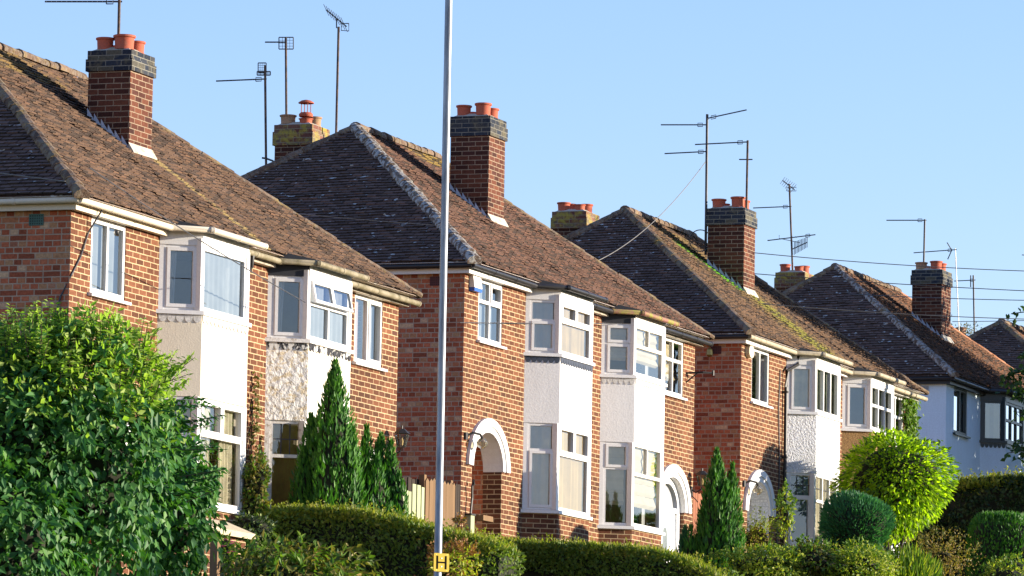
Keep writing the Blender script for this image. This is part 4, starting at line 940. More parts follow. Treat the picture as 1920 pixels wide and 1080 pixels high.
# security light under the eaves of the mossy house side wall, bracket on the middle house end
p = hw(HS['C'], 0, .62, -.02); r = empty('security_light', p, HS['C'].rotation_euler.z); tag(r, 'small brass security light under the shaded eaves of the mossy-roof house', 'lamp')
mb = MB(); mb.tube([(-.01, 0, .02), (-.14, -.02, -.02), (-.16, -.02, -.10)], .018, 6); mb.lathe(-.16, -.02, [(.03, -.26), (.07, -.22), (.06, -.12), (.02, -.08)], 10); mb.build('lamp_head', 'brass', r)
p = hw(HS['B'], 12.1, 0, -.58); r = empty('cable_bracket', p, HS['B'].rotation_euler.z); tag(r, 'small black iron cable bracket at the right end of the middle house wall', 'bracket')
mb = MB(); mb.tube([(0, 0, 0), (.1, -.30, .02), (.30, -.45, .02)], .02, 6); mb.tube([(0, 0, -.18), (.06, -.2, .0)], .015, 6); mb.tube([(.28, -.45, -.03), (.28, -.45, .07)], .02, 6); mb.build('arm', 'iron', r)
# vertical cable down the nearest house between the bays
for (hk, x, z1, lab) in (('A', 5.86, -.1, 'black cable clipped down the wall between the cream and peeling bays'), ('C', 2.55, -.3, 'thin black cable beside the downpipe of the mossy-roof house')):
    mb = MB(); zs = [z1 - i * .35 for i in range(12)]; p0 = hw(HS[hk], x, 0, 0)
    mb.tube([hw(HS[hk], x + .05 * math.sin(z * 2.1) + (.05 if z > -1 else 0), -.02, z) - p0 for z in zs if z > -4.6], .014, 5); o = mb.build('wall_cable', 'wire', loc=p0); tag(o, lab, 'cable')
mb = MB(); p0 = hw(HS['A'], .3, 0, 0)
mb.tube([hw(HS['A'], *q) - p0 for q in ((.62, -.22, .12), (.55, -.02, -.25), (.30, -.02, -.62), (.02, -.02, -.9), (-.02, .12, -1.2), (-.02, .30, -1.9), (-.02, .32, -2.8), (-.02, .33, -4.6))], .013, 5); tag(mb.build('wall_cable', 'wire', loc=p0), 'black cable running round the corner of the nearest side wall', 'cable')

# ------------------------------------------------------------------ lamp column and hydrant sign
def zr(x): return -1.6 + .058 * min(x, 150) + .05 * max(0, x - 150)
dl = 75.0; b0 = at_d(821, 1055, dl); zb = zr(b0.x) + .12
root = empty('street_lamp', (b0.x, b0.y, zb)); tag(root, 'tall galvanised steel lamp column standing in front of the houses, its head above the photo', 'street lamp')
mb = MB(); mb.lathe(0, 0, [(.085, 0), (.085, 1.1), (.054, 1.16), (.050, 4.0), (.050, 9.6), (.042, 9.7)], 20)
smooth_by(mb.build('column', 'galv', root), 50)
mb = MB(); mb.tube([(0, 0, 9.65), (.05, -.3, 9.95), (.12, -1.1, 10.15)], .03, 8); mb.build('bracket_arm', 'galv', root)
mb = MB(); mb.hexa([(.05, -1.7, 10.08), (.32, -1.7, 10.08), (.30, -1.0, 10.1), (-.02, -1.0, 10.1), (.1, -1.65, 10.26), (.27, -1.65, 10.26), (.24, -1.05, 10.28), (.04, -1.05, 10.28)]); mb.build('lantern_head', 'alarm_white', root)
_sa = rad(38); n = Vector((-VIEW.x * math.cos(_sa) + _rt[0] * math.sin(_sa), -VIEW.y * math.cos(_sa) + _rt[1] * math.sin(_sa), 0)).normalized(); c = Vector((b0.x, b0.y, b0.z)) + n * .075
sg = empty('hydrant_sign', c); tag(sg, 'yellow plate with black letter H strapped to the lamp column', 'sign')
tt = Vector((-n.y, n.x, 0))
def sq(a, b, z): return tt * a + n * b + Vector((0, 0, z))
def sbox(mb, a0, a1, b0_, b1_, c0, c1, mi=0): mb.hexa([sq(a0, b1_, c0), sq(a1, b1_, c0), sq(a1, b0_, c0), sq(a0, b0_, c0), sq(a0, b1_, c1), sq(a1, b1_, c1), sq(a1, b0_, c1), sq(a0, b0_, c1)], mi)
mb = MB(); w_, h_, rr = .128, .122, .02
pts = []
for (cx, cz, a0) in ((w_ - rr, h_ - rr, 0), (-w_ + rr, h_ - rr, 90), (-w_ + rr, -h_ + rr, 180), (w_ - rr, -h_ + rr, 270)):
    for k in range(6): a = rad(a0 + 18 * k); pts.append((cx + rr * math.cos(a), cz + rr * math.sin(a)))
mb.poly([sq(p_[0], .004, p_[1]) for p_ in pts][::-1] if False else [sq(p_[0], .004, p_[1]) for p_ in pts]); mb.poly([sq(p_[0], -.004, p_[1]) for p_ in pts][::-1])
for i in range(len(pts)): a, b = pts[i], pts[(i + 1) % len(pts)]; mb.poly([sq(a[0], -.004, a[1]), sq(b[0], -.004, b[1]), sq(b[0], .004, b[1]), sq(a[0], .004, a[1])])
mb.build('plate', 'sign_yellow', sg)
mb = MB(); sbox(mb, -.084, -.058, .005, .009, -.088, .088); sbox(mb, .058, .084, .005, .009, -.088, .088); sbox(mb, -.058, .058, .005, .009, -.010, .010); mb.build('letter', 'sign_black', sg)
mb = MB()
for a, z in ((0, .055), (0, -.055)): mb.tube([sq(a, .004, z), sq(a, .010, z)], .009, 10)
mb.build('bolt', 'galv', sg)
mb = MB()
for a, z in ((-.088, .104), (.088, .104), (-.088, -.104), (.088, -.104)): mb.tube([sq(a, .004, z), sq(a, .008, z)], .005, 8)
mb.build('rivets', 'brass', sg)
mb = MB()
for z in (.055, -.055): mb.tube([c * 0 + sq(.062 * math.cos(a), -.075 + .062 * math.sin(a), z) for a in [2 * math.pi * k / 16 for k in range(17)]], .006, 5, caps=False)
mb.build('strap', 'galv', sg)
# ------------------------------------------------------------------ ground
ZHX = [-80, 50] ; ZHZ = [-3.0, 3.2]
for k in 'ABCDE':
    g0, g1 = hw(HS[k], 0, 0, -E_H), hw(HS[k], L, 0, -E_H); ZHX += [g0.x - .3, g1.x + .3]; ZHZ += [g0.z, g1.z]
ZHX += [420]; ZHZ += [ZHZ[-1] + 9]
def zh(x): return np.interp(x, ZHX, ZHZ)
def terr(x, y):
    x = np.asarray(x, float); y = np.asarray(y, float)
    zro = -1.6 + .058 * np.minimum(x, 150) + .05 * np.maximum(0, x - 150)
    t = np.clip((y - 26.3) / 4.9, 0, 1); t = t * t * (3 - 2 * t)
    z = (zro - .03) * (1 - t) + (zh(x) + .0) * t
    z = z + np.where(y < 13.4, -.0 - .02 * np.clip(13.4 - y, 0, 60), 0)
    return z
xs = np.concatenate([np.linspace(-80, 55, 20), np.linspace(56, 165, 120), np.linspace(170, 2500, 40)]); ys = np.concatenate([np.linspace(-300, 10, 16), np.linspace(12, 26, 9), np.linspace(26.3, 34, 18), np.linspace(38, 60, 8), np.linspace(80, 1500, 16)])
X_, Y_ = np.meshgrid(xs, ys); Z_ = terr(X_, Y_)
nx, ny = len(xs), len(ys)
me = bpy.data.meshes.new('ground'); V = np.stack([X_.ravel(), Y_.ravel(), Z_.ravel()], 1)
F = [(j * nx + i, j * nx + i + 1, (j + 1) * nx + i + 1, (j + 1) * nx + i) for j in range(ny - 1) for i in range(nx - 1)]
me.from_pydata(V.tolist(), [], F); me.materials.append(M['turf']); me.polygons.foreach_set('use_smooth', [True] * len(F)); go = bpy.data.objects.new('ground', me); COL.objects.link(go); tag(go, kind='structure')
def strip(name, y0, y1, dz, mat, h=None):
    mb = MB(); X = [-80, 0, 60, 100, 150, 420]
    for a, b in zip(X, X[1:]):
        za, zb_ = zr(a) + dz, zr(b) + dz
        mb.poly([(a, y0, za), (b, y0, zb_), (b, y1, zb_), (a, y1, za)])
        if h: mb.poly([(a, y0, za - h), (b, y0, zb_ - h), (b, y0, zb_), (a, y0, za)]); mb.poly([(a, y1, za), (b, y1, zb_), (b, y1, zb_ - h), (a, y1, za - h)])
    return tag(mb.build(name, mat), kind='structure')
strip('road', 15.2, 23.2, 0, 'asphalt'); strip('kerb', 23.2, 23.36, .12, 'kerb', .2); strip('pavement', 23.36, 26.25, .115, 'paving', .2)
strip('kerb', 15.04, 15.2, .12, 'kerb', .2); strip('pavement', 13.4, 15.04, .115, 'paving', .2)
mb = MB()
for i in range(40):
    a = 20 + i * 4.0; mb.poly([(a, 19.15, zr(a) + .004), (a + 2, 19.15, zr(a + 2) + .004), (a + 2, 19.25, zr(a + 2) + .004), (a, 19.25, zr(a) + .004)])
tag(mb.build('road_marking', 'paint_line'), kind='structure')

# ------------------------------------------------------------------ foliage
T_LEAF = (np.array([(0, 0, 0), (.42, -.5, .05), (1, 0, -.10), (.42, .5, .05), (.5, 0, -.05)]), [(0, 1, 4), (1, 2, 4), (2, 3, 4), (3, 0, 4)])
T_DIA = (np.array([(0, 0, 0), (.45, -.5, .04), (1, 0, -.04), (.45, .5, .04)]), [(0, 1, 2), (0, 2, 3)])
T_SPRAY = (np.array([(0, 0, 0), (.3, -.5, .05), (.65, -.30, .0), (1, 0, -.05), (.65, .30, .0), (.3, .5, .05)]), [(0, 1, 2, 3), (0, 3, 4, 5)])
def unit(a): return a / np.maximum(np.linalg.norm(a, axis=-1, keepdims=True), 1e-9)
class LA:
    def __init__(s): s.v = []; s.f = []; s.m = []; s.nv = 0
    def add(s, P, A, N, ln, wd, mi=0, tmpl=T_DIA):
        tv, tf = tmpl; n = len(P)
        if n == 0: return
        A = unit(A); B = np.cross(N, A); B = unit(B); C = np.cross(A, B)
        ln = np.broadcast_to(ln, (n,))[:, None, None]; wd = np.broadcast_to(wd, (n,))[:, None, None]
        v = P[:, None, :] + A[:, None, :] * (tv[None, :, 0:1] * ln) + B[:, None, :] * (tv[None, :, 1:2] * wd) + C[:, None, :] * (tv[None, :, 2:3] * ln)
        base = s.nv + np.arange(n) * len(tv)
        for t in tf:
            s.f += [tuple(b + i for i in t) for b in base.tolist()]; s.m += [mi] * n
        s.v.append(v.reshape(-1, 3)); s.nv += n * len(tv)
    def mesh(s, verts, faces, mi):
        b = s.nv; s.v.append(np.array(verts, float)); s.f += [tuple(b + i for i in f) for f in faces]; s.m += [mi] * len(faces); s.nv += len(verts)
    def build(s, name, mats, parent=None, loc=None):
        V = np.concatenate(s.v)
        if loc is not None: V = V - np.array(loc)
        me = bpy.data.meshes.new(name); me.from_pydata(V.tolist(), [], s.f)
        for m in (mats if isinstance(mats, (list, tuple)) else [mats]): me.materials.append(M[m])
        me.polygons.foreach_set('material_index', s.m); me.update()
        o = bpy.data.objects.new(name, me); COL.objects.link(o)
        if parent is not None: o.parent = parent
        elif loc is not None: o.location = loc
        return o
def rdir(n): return unit(RNG.normal(size=(n, 3)))
def lump(d, seed, amp=.14, fr=3.0):
    r = np.random.default_rng(seed); out = np.zeros(len(d))
    for _ in range(6):
        k = r.normal(size=3) * fr; out += np.sin(d @ k + r.uniform(0, 6.28))
    return 1 + amp * out / 2.4
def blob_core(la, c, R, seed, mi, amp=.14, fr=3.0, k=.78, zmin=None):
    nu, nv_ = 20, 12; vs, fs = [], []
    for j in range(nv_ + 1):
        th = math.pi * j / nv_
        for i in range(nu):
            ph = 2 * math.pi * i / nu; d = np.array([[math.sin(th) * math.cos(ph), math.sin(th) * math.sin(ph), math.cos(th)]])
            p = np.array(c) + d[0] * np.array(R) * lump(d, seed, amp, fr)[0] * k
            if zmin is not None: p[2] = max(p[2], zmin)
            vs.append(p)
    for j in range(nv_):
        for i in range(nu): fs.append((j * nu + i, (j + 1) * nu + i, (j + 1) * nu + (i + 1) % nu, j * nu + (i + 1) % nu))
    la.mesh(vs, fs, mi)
def blob_leaves(la, c, R, n, ln, wd, mi, seed, amp=.14, fr=3.0, shell=(.80, 1.04), droop=.5, out=.6, tmpl=T_DIA, jit=.6, zmin=None, pw=1.0, front=None):
    d = rdir(n)
    if front is not None:
        d = d[(d * np.array(R)).dot(front[0]) > -9]; hole = sum(np.sin(d @ np.array(k_) * 1.0 + i_) for i_, k_ in enumerate(((7.3, 2.1, 5.2), (-3.7, 8.1, 4.4), (5.1, -6.2, 8.3), (2.2, 4.9, -9.1)))); d = d[hole + RNG.normal(0, .45, len(d)) > front[1]]
    n = len(d); rr = shell[0] + (shell[1] - shell[0]) * RNG.random(n) ** pw
    P = np.array(c) + d * np.array(R) * (lump(d, seed, amp, fr) * rr)[:, None]
    if zmin is not None: k = P[:, 2] > zmin; P, d = P[k], d[k]; n = len(P)
    A = d * out + rdir(n) * jit + np.array([0, 0, -droop]); N = unit(d + rdir(n) * .5 + np.array([0, 0, .35]))
    la.add(P, A, N, ln * RNG.uniform(.7, 1.25, n), wd * RNG.uniform(.7, 1.2, n), mi, tmpl)
def stem_mesh(name, pts_r, parent, mat='bark', loc=(0, 0, 0)):
    mb = MB()
    for pts, r0, r1 in pts_r: mb.tube([Vector(p) - Vector(loc) for p in pts], r0, 6, r2=r1)
    return smooth_by(mb.build(name, mat, parent))
def gz(x, y): return float(terr(x, y))
FRONTV = -np.array([_fwd[0], _fwd[1], 0.15])

def hedge(label, p0, p1, width, tops, nleaf, ln, mats, top_ln=.09, top_n=2500, name='hedge', grp=None, ends=.25, wob=.05):
    """p0,p1 ground line (x,y); tops: list of (fraction, world z of the top)"""
    p0 = np.array(p0, float); p1 = np.array(p1, float); d = p1 - p0; Lh = np.linalg.norm(d); d /= Lh; nrm = np.array([-d[1], d[0]])
    fx = [t[0] for t in tops]; fz = [t[1] for t in tops]
    la = LA(); loc = (p0[0], p0[1], gz(*p0))
    n0 = 26; vs, fs = [], []
    for i in range(n0 + 1):
        t = i / n0; q = p0 + d * Lh * t; zt = np.interp(t, fx, fz) - .10; zb = gz(*q) - .1; w_ = width * .5 - .07
        for (a, z) in ((-w_, zb), (-w_, zt - .12), (-w_ + .12, zt), (w_ - .12, zt), (w_, zt - .12), (w_, zb)): vs.append((q[0] + nrm[0] * a, q[1] + nrm[1] * a, z))
    for i in range(n0):
        for k in range(5): fs.append((i * 6 + k, (i + 1) * 6 + k, (i + 1) * 6 + k + 1, i * 6 + k + 1))
    fs.append(tuple(range(6))); fs.append(tuple(range(n0 * 6, n0 * 6 + 6))[::-1])
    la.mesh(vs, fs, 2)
    # sides, ends and top
    n = nleaf; t = RNG.random(n) * (1 + 2 * 0) ; side = RNG.choice([-1, 1, 0, 2], n, p=[.36, .26, .32, .06])
    q = p0 + d * (Lh * t)[:, None]; zt = np.interp(t, fx, fz); zb = terr(q[:, 0], q[:, 1])
    lat = np.where(np.abs(side) == 1, side * width * .5, RNG.uniform(-.5, .5, n) * width)
    endm = side == 2; tt = RNG.choice([0, 1], n); q = np.where(endm[:, None], p0 + d * (Lh * tt)[:, None], q); zt = np.where(endm, np.interp(tt, fx, fz), zt)
    hh = np.where(side == 0, zt + RNG.normal(0, .025, n), zb + (zt - zb) * RNG.random(n) ** .8)
    depth = RNG.normal(0, .03, n) + wob * np.sin(q[:, 0] * 5 + hh * 4 + q[:, 1] * 3)
    fade = np.clip((hh - (zt - .14)) / .14, 0, 1) * (np.abs(side) == 1)
    lat = lat - np.sign(lat) * fade * .10 * RNG.random(n)
    P = np.stack([q[:, 0] + nrm[0] * (lat + np.sign(lat) * depth), q[:, 1] + nrm[1] * (lat + np.sign(lat) * depth), hh], 1)
    P[endm, :2] += (d * np.where(tt[endm] == 1, 1, -1)[:, None]) * depth[endm][:, None]
    Nn = np.zeros((n, 3)); Nn[:, :2] = nrm * np.sign(lat)[:, None]; Nn[side == 0] = (0, 0, 1); Nn[endm, :2] = d * np.where(tt[endm] == 1, 1, -1)[:, None]; Nn[endm, 2] = 0
    A = rdir(n) + Nn * .5 + np.array([0, 0, .35]); N = unit(Nn + rdir(n) * .75)
    la.add(P, A, N, ln * RNG.uniform(.6, 1.3, n), ln * .55 * RNG.uniform(.7, 1.2, n), 0)
    # sprigs of growth on top; their pale colour paints in the sunlit rim
    n = top_n; t = RNG.random(n); q = p0 + d * (Lh * t)[:, None] + nrm * (RNG.uniform(-.5, .5, n) * width)[:, None]; zt = np.interp(t, fx, fz)
    P = np.stack([q[:, 0], q[:, 1], zt + RNG.uniform(-.05, .05, n)], 1); A = rdir(n) * .55 + np.array([0, 0, 1.0]); N = rdir(n)
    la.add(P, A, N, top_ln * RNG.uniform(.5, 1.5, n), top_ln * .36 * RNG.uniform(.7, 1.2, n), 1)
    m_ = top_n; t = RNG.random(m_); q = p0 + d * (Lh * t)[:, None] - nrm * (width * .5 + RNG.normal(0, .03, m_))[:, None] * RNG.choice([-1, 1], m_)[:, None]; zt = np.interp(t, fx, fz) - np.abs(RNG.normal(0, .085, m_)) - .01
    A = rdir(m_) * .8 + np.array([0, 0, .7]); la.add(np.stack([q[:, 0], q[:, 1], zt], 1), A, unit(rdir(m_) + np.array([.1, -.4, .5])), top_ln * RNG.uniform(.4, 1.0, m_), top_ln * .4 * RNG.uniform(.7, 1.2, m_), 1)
    n = top_n // 14; t = RNG.random(n); q = p0 + d * (Lh * t)[:, None] + nrm * (RNG.uniform(-.5, .5, n) * width)[:, None]; zt = np.interp(t, fx, fz)
    for i in range(n):
        h = RNG.uniform(.08, .24) * top_ln / .09; k = 7; u = np.arange(k) / k
        base = np.array([q[i, 0], q[i, 1], zt[i]]); lean = RNG.normal(0, .25, 3) * np.array([1, 1, 0])
        P = base + np.outer(u * h, np.array([0, 0, 1]) + lean); A = rdir(k) * .9 + np.array([0, 0, .5]); la.add(P, A, rdir(k), top_ln * .55, top_ln * .28, 1)
    o = la.build(name, mats, loc=loc); return tag(o, label, 'hedge', grp)

def conifer(label, px, Y, py_top, py_base, spires, mat='leaf_conifer', n=5200, ln=.15, grp=None):
    """spires: (dx px, top py, base width px, lean)"""
    g = at_y(px, py_base, Y); d = depth_of(g); sc = d / FPX; x0, y0 = g.x, g.y; z0 = gz(x0, y0)
    root = empty('conifer_tree', (x0, y0, z0)); tag(root, label, 'conifer', grp)
    la = LA(); tot = sum(s[2] * (py_base - s[1]) for s in spires); rt = np.array([_rt[0], _rt[1], 0])
    for (dx, pt, wpx, dy) in spires:
        ax = np.array([x0, y0, 0]) + rt * dx * sc + np.array([_fwd[0], _fwd[1], 0]) * dy; top = at_d(px, pt, d).z; R = wpx * .5 * sc; H = top - z0
        prof = lambda u: R * np.where(u < .12, .80 + u * 1.66, np.maximum(.03, (1 - ((u - .12) / .88) ** 2.2)))   # u 0 base .. 1 top
        vs, fs = [], []; K = 14
        for j in range(13):
            u = j / 12; r_ = float(prof(np.array(u))) * .74
            for k in range(K): a = 2 * math.pi * k / K; vs.append((ax[0] + r_ * math.cos(a), ax[1] + r_ * math.sin(a), z0 + H * u * .95))
        for j in range(12):
            for k in range(K): fs.append((j * K + k, j * K + (k + 1) % K, (j + 1) * K + (k + 1) % K, (j + 1) * K + k))
        la.mesh(vs, fs, 1)
        m = int(n * wpx * (py_base - pt) / tot); u = RNG.random(m) ** 1.25; a = RNG.uniform(0, 2 * math.pi, m)
        flut = 1 + .16 * np.sin(a * 5 + u * 9 + dx) + .10 * np.sin(a * 11 - u * 14)
        r_ = prof(u) * flut * RNG.uniform(.72, 1.06, m)
        P = np.stack([ax[0] + r_ * np.cos(a), ax[1] + r_ * np.sin(a), z0 + H * u * .97], 1)
        o_ = np.stack([np.cos(a), np.sin(a), np.zeros(m)], 1)
        A = o_ * .35 + np.array([0, 0, 1.0]) + rdir(m) * .28; N = unit(o_ + rdir(m) * .6)
        l_ = ln * RNG.uniform(.6, 1.25, m) * (1 - .35 * u)
        la.add(P, A, N, l_, l_ * .34, 0, T_SPRAY)
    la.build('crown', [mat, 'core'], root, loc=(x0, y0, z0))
    stem_mesh('trunk', [([(0, 0, 0), (0, 0, (at_d(px, py_top, d).z - z0) * .8)], .05, .015)], root); return root

def shrub(label, px, py, Y, rx, rz_, mats, n, ln, wd, name='shrub', cat='shrub', amp=.2, fr=3.0, droop=.2, tmpl=T_DIA, core=True, ry=None, grp=None, shell=(.7, 1.05), jit=.7, flowers=None, shoots=0, seed=None, out=.6, corek=.72, fill=True):
    """centre at pixel px,py on the garden row Y; rx, rz_ in px"""
    c = at_y(px, py, Y); d = depth_of(c); sc = d / FPX; Rx, Rz = rx * sc, rz_ * sc; z0 = gz(c.x, c.y)
    seed = seed or int(px * 7 + py); loc = (c.x, c.y, z0); root = empty(name, loc); tag(root, label, cat, grp)
    la = LA(); R = (Rx, ry * sc if ry else Rx, Rz)
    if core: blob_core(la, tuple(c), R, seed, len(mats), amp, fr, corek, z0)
    k = [.7, .3] if len(mats) > 1 else [1]
    for mi, fr_ in enumerate(k[:len(mats)]):
        blob_leaves(la, tuple(c), R, int(n * fr_), ln, wd, mi, seed, amp, fr, shell, droop, out, tmpl, jit, z0)
    if fill and c.z - Rz * .6 > z0 + .15:      # the plant goes on down to the soil
        cl = (c.x, c.y, (z0 + c.z) / 2); Rl = (R[0] * .93, R[1] * .93, (c.z - z0) / 2 + .12)
        if core: blob_core(la, cl, Rl, seed + 1, len(mats), amp, fr, corek, z0)
        blob_leaves(la, cl, Rl, int(n * .45), ln, wd, min(1, len(mats) - 1), seed + 1, amp, fr, shell, droop, out, tmpl, jit, z0)
    for _ in range(shoots):
        dd = rdir(1)[0]; dd[2] = abs(dd[2]) * .8 + .25; dd = unit(dd); b = np.array(c) + dd * np.array(R) * lump(dd[None], seed, amp, fr)[0] * .9
        h = RNG.uniform(.12, .38) * max(Rz, .5); dirn = unit(dd * .5 + np.array([0, 0, .9]) + rdir(1)[0] * .2); kk = 9
        u = np.arange(kk) / kk; P = b + np.outer(u * h, dirn); A = unit(rdir(kk) + dirn * .6); la.add(P, A, unit(rdir(kk) + np.array([0, 0, .8])), ln * .85, wd * .85, min(1, len(mats) - 1), tmpl)
    cr = la.build('foliage', list(mats) + ['core'], root, loc=loc)
    if flowers:
        fm, fn, fs_ = flowers; lf_ = LA(); dd = rdir(fn); dd[:, 2] = np.abs(dd[:, 2]) * .9; P = np.array(c) + dd * np.array(R) * 1.03
        P += -np.array([_fwd[0], _fwd[1], 0]) * .0
        for q_ in P:
            lf_ = LA(); q5 = np.repeat(q_[None], 6, 0)
            a_ = np.arange(6) * 1.047; lf_.add(q5, np.stack([np.cos(a_), np.sin(a_), np.full(6, .35)], 1) + rdir(6) * .15, np.tile([0, 0, 1.0], (6, 1)) + rdir(6) * .2, fs_ * .7, fs_ * .55, 0); lf_.build('flower', fm, root, loc=loc)
    for i in range(3):
        e = np.array([Rx * .45 * math.cos(i * 1.6 + 1), Rx * .45 * math.sin(i * 1.6 + 1), max(.15, c.z - z0)]); stem_mesh('stem', [([(0, 0, -.02), tuple(e * np.array([.35, .35, .5])), tuple(e)], .018, .008)], root)
    return root

# -- big glossy shrub at the left
Yb = 25.9; c0 = at_y(150, 880, Yb); db = depth_of(c0); sc = db / FPX
loc = (c0.x, c0.y, gz(c0.x, c0.y)); root = empty('tall_shrub', loc); tag(root, 'very large glossy green shrub with pale upright shoots filling the lower left corner', 'shrub')
la = LA(); R = (228 * sc, 200 * sc, 262 * sc)
blob_core(la, tuple(c0), R, 11, 2, .13, 2.6, .5, loc[2])
c1 = at_y(40, 830, Yb + .4); R1 = (200 * sc, 190 * sc, 205 * sc); blob_core(la, tuple(c1), R1, 12, 2, .13, 2.6, .5, loc[2])
c2 = at_y(330, 950, Yb - .2); R2 = (88 * sc, 90 * sc, 165 * sc); blob_core(la, tuple(c2), R2, 13, 2, .13, 2.6, .5, loc[2])
c3 = at_y(15, 1010, Yb + .2); R3 = (165 * sc, 120 * sc, 150 * sc); blob_core(la, tuple(c3), R3, 14, 2, .13, 2.6, .5, loc[2])
for (c, RR, sd, n) in ((c0, R, 11, 7600), (c1, R1, 12, 4000), (c2, R2, 13, 2500), (c3, R3, 14, 2600)):
    blob_leaves(la, tuple(c), RR, n, .135, .082, 0, sd, .13, 2.6, (.74, 1.10), .75, .55, T_LEAF, .65, loc[2], front=((0, 0, 0), .15))
    blob_leaves(la, tuple(c), RR, int(n * .55), .115, .072, 0, sd, .13, 2.6, (.52, .84), .5, .4, T_LEAF, .9, loc[2])
zy = at_y(150, 700, Yb).z; zy0 = at_y(150, 840, Yb).z
for (c, RR, sd, n) in ((c0, R, 11, 5200), (c1, R1, 12, 2600)):      # pale leaves thicken towards the top, painting in its sunlit upper half
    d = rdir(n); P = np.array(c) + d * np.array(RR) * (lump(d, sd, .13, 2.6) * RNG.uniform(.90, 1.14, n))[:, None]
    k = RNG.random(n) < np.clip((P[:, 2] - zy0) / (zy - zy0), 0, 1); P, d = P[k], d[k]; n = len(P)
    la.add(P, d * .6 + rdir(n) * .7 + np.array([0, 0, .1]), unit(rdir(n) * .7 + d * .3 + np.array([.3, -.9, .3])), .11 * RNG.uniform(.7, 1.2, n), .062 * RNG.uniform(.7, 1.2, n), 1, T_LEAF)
rt = np.array([_rt[0], _rt[1], 0.]); fw_ = np.array([_fwd[0], _fwd[1], 0.])
stems = []
def shoot(base, tip, k, l0, mi):
    base = np.array(base); tip = np.array(tip); u = (np.arange(k) + .5) / k; bend = np.sin(u * math.pi)[:, None] * RNG.normal(0, .04, 3)
    P = base + (tip - base) * u[:, None] + bend; ax = unit((tip - base)[None])[0]
    for s_ in (-1, 1):
        sd = unit(np.cross(ax, rdir(1)[0])[None])[0]; A = np.outer(np.ones(k), ax * .35) + np.where(np.arange(k) % 2, 1, -1)[:, None] * s_ * (sd * .5 + rt * .6) + rdir(k) * .25 + np.array([0, 0, -.15])
        la.add(P, A, unit(rdir(k) * .5 + np.array([.2, -.6, .7]) + ax * .2), l0 * (1.1 - .5 * u) * RNG.uniform(.8, 1.15, k), l0 * .52 * (1.05 - .5 * u), mi, T_LEAF)
    stems.append(([tuple(base - np.array(loc)), tuple((base + tip) / 2 - np.array(loc)), tuple(tip - np.array(loc))], .007, .003))
for (bx, by, tx, ty) in ((40, 690, 30, 568), (75, 680, 72, 590), (100, 690, 97, 558), (60, 650, 58, 566), (130, 660, 128, 574), (205, 660, 205, 578), (260, 680, 272, 596), (100, 690, 95, 572), (140, 690, 165, 590), (190, 670, 215, 592), (160, 690, 150, 600), (230, 690, 245, 600), (60, 690, 45, 600), (10, 680, -5, 610), (120, 680, 122, 612), (200, 700, 240, 640), (255, 700, 300, 640), (280, 720, 345, 665), (285, 740, 365, 690), (310, 760, 392, 760), (320, 800, 412, 778), (330, 850, 425, 835), (340, 900, 424, 880), (300, 690, 330, 655), (225, 660, 275, 618), (30, 680, 15, 640), (180, 660, 188, 610), (335, 930, 415, 915)):
    for j in range(3):
        o_ = fw_ * RNG.uniform(-.5, .2); jx, jy = RNG.normal(0, 13), RNG.normal(0, 9)
        dd = db + float(o_ @ fw_); shoot(at_d(bx + jx, by + jy, dd), at_d(tx + jx * .8, ty + abs(jy) * 1.2 * (j > 0), dd), 14, .115, 1 if ty < 720 else 0)
n = 260
for i in range(n):
    a = RNG.uniform(-.2, math.pi * .98); rr_ = RNG.uniform(.4, 1.0); dd = np.array([0, 0, 0.]) + rt * math.cos(a) * rr_ + np.array([0, 0, 1]) * math.sin(a) * math.sqrt(max(0, 1 - (1 - rr_) ** 2)) - fw_ * math.sqrt(max(0, 1 - rr_ * rr_)) * .8
    if dd[2] < .25 + .15 * RNG.random(): continue
    b = np.array(c0 if i % 3 else c1) + dd * np.array(R if i % 3 else R1) * .93; h = RNG.uniform(.18, .36)
    shoot(b, b + unit((dd * .5 + np.array([0, 0, .8]) + rdir(1)[0] * .25)[None])[0] * h, 9, .11, 1 if RNG.random() < .7 else 0)
la.build('foliage', ['leaf_bush', 'leaf_shoot_lit_top', 'core'], root, loc=loc)
for i in range(5): stem_mesh('stem', [([(0, 0, 0), (.3 * math.cos(i * 1.3), .3 * math.sin(i * 1.3), .8), (.7 * math.cos(i * 1.3), .7 * math.sin(i * 1.3), 1.9)], .035, .012)], root)
tag(stem_mesh('twig', stems, root), kind='stuff')

# -- hedges between the front gardens (they run from the street up to the houses)
HM = ['leaf_hedge', 'leaf_hedge_top', 'core']
def px_line(pts, X):
    """points on the sight lines at a given street position X"""
    return [at_x(px, py, X) for px, py in pts]
X1 = 75.4; q = px_line([(455, 975), (500, 962), (560, 958), (640, 962), (720, 978), (790, 1000), (840, 1012), (895, 1028)], X1)
ys_ = [p.y for p in q]; tops = [((ys_[0] - p.y) / (ys_[0] - ys_[-1]), p.z) for p in q]
hedge('humped clipped hedge left of the lamp column, sprouting pale tips along its crown', (X1 + .45, ys_[0]), (X1 + .45, ys_[-1] - .3), .9, tops, 15000, .075, HM, grp='clipped garden hedges')
X2 = 87.6; q = px_line([(845, 1012), (900, 1016), (1000, 1022), (1100, 1026), (1180, 1031), (1240, 1041), (1290, 1056), (1330, 1078), (1370, 1110)], X2)
ys_ = [p.y for p in q]; tops = [((ys_[0] - p.y) / (ys_[0] - ys_[-1]), p.z) for p in q]
hedge('long flat-topped hedge right of the lamp column below the white bays', (X2 + .45, ys_[0]), (X2 + .45, ys_[-1]), .9, tops, 15000, .075, HM, grp='clipped garden hedges')
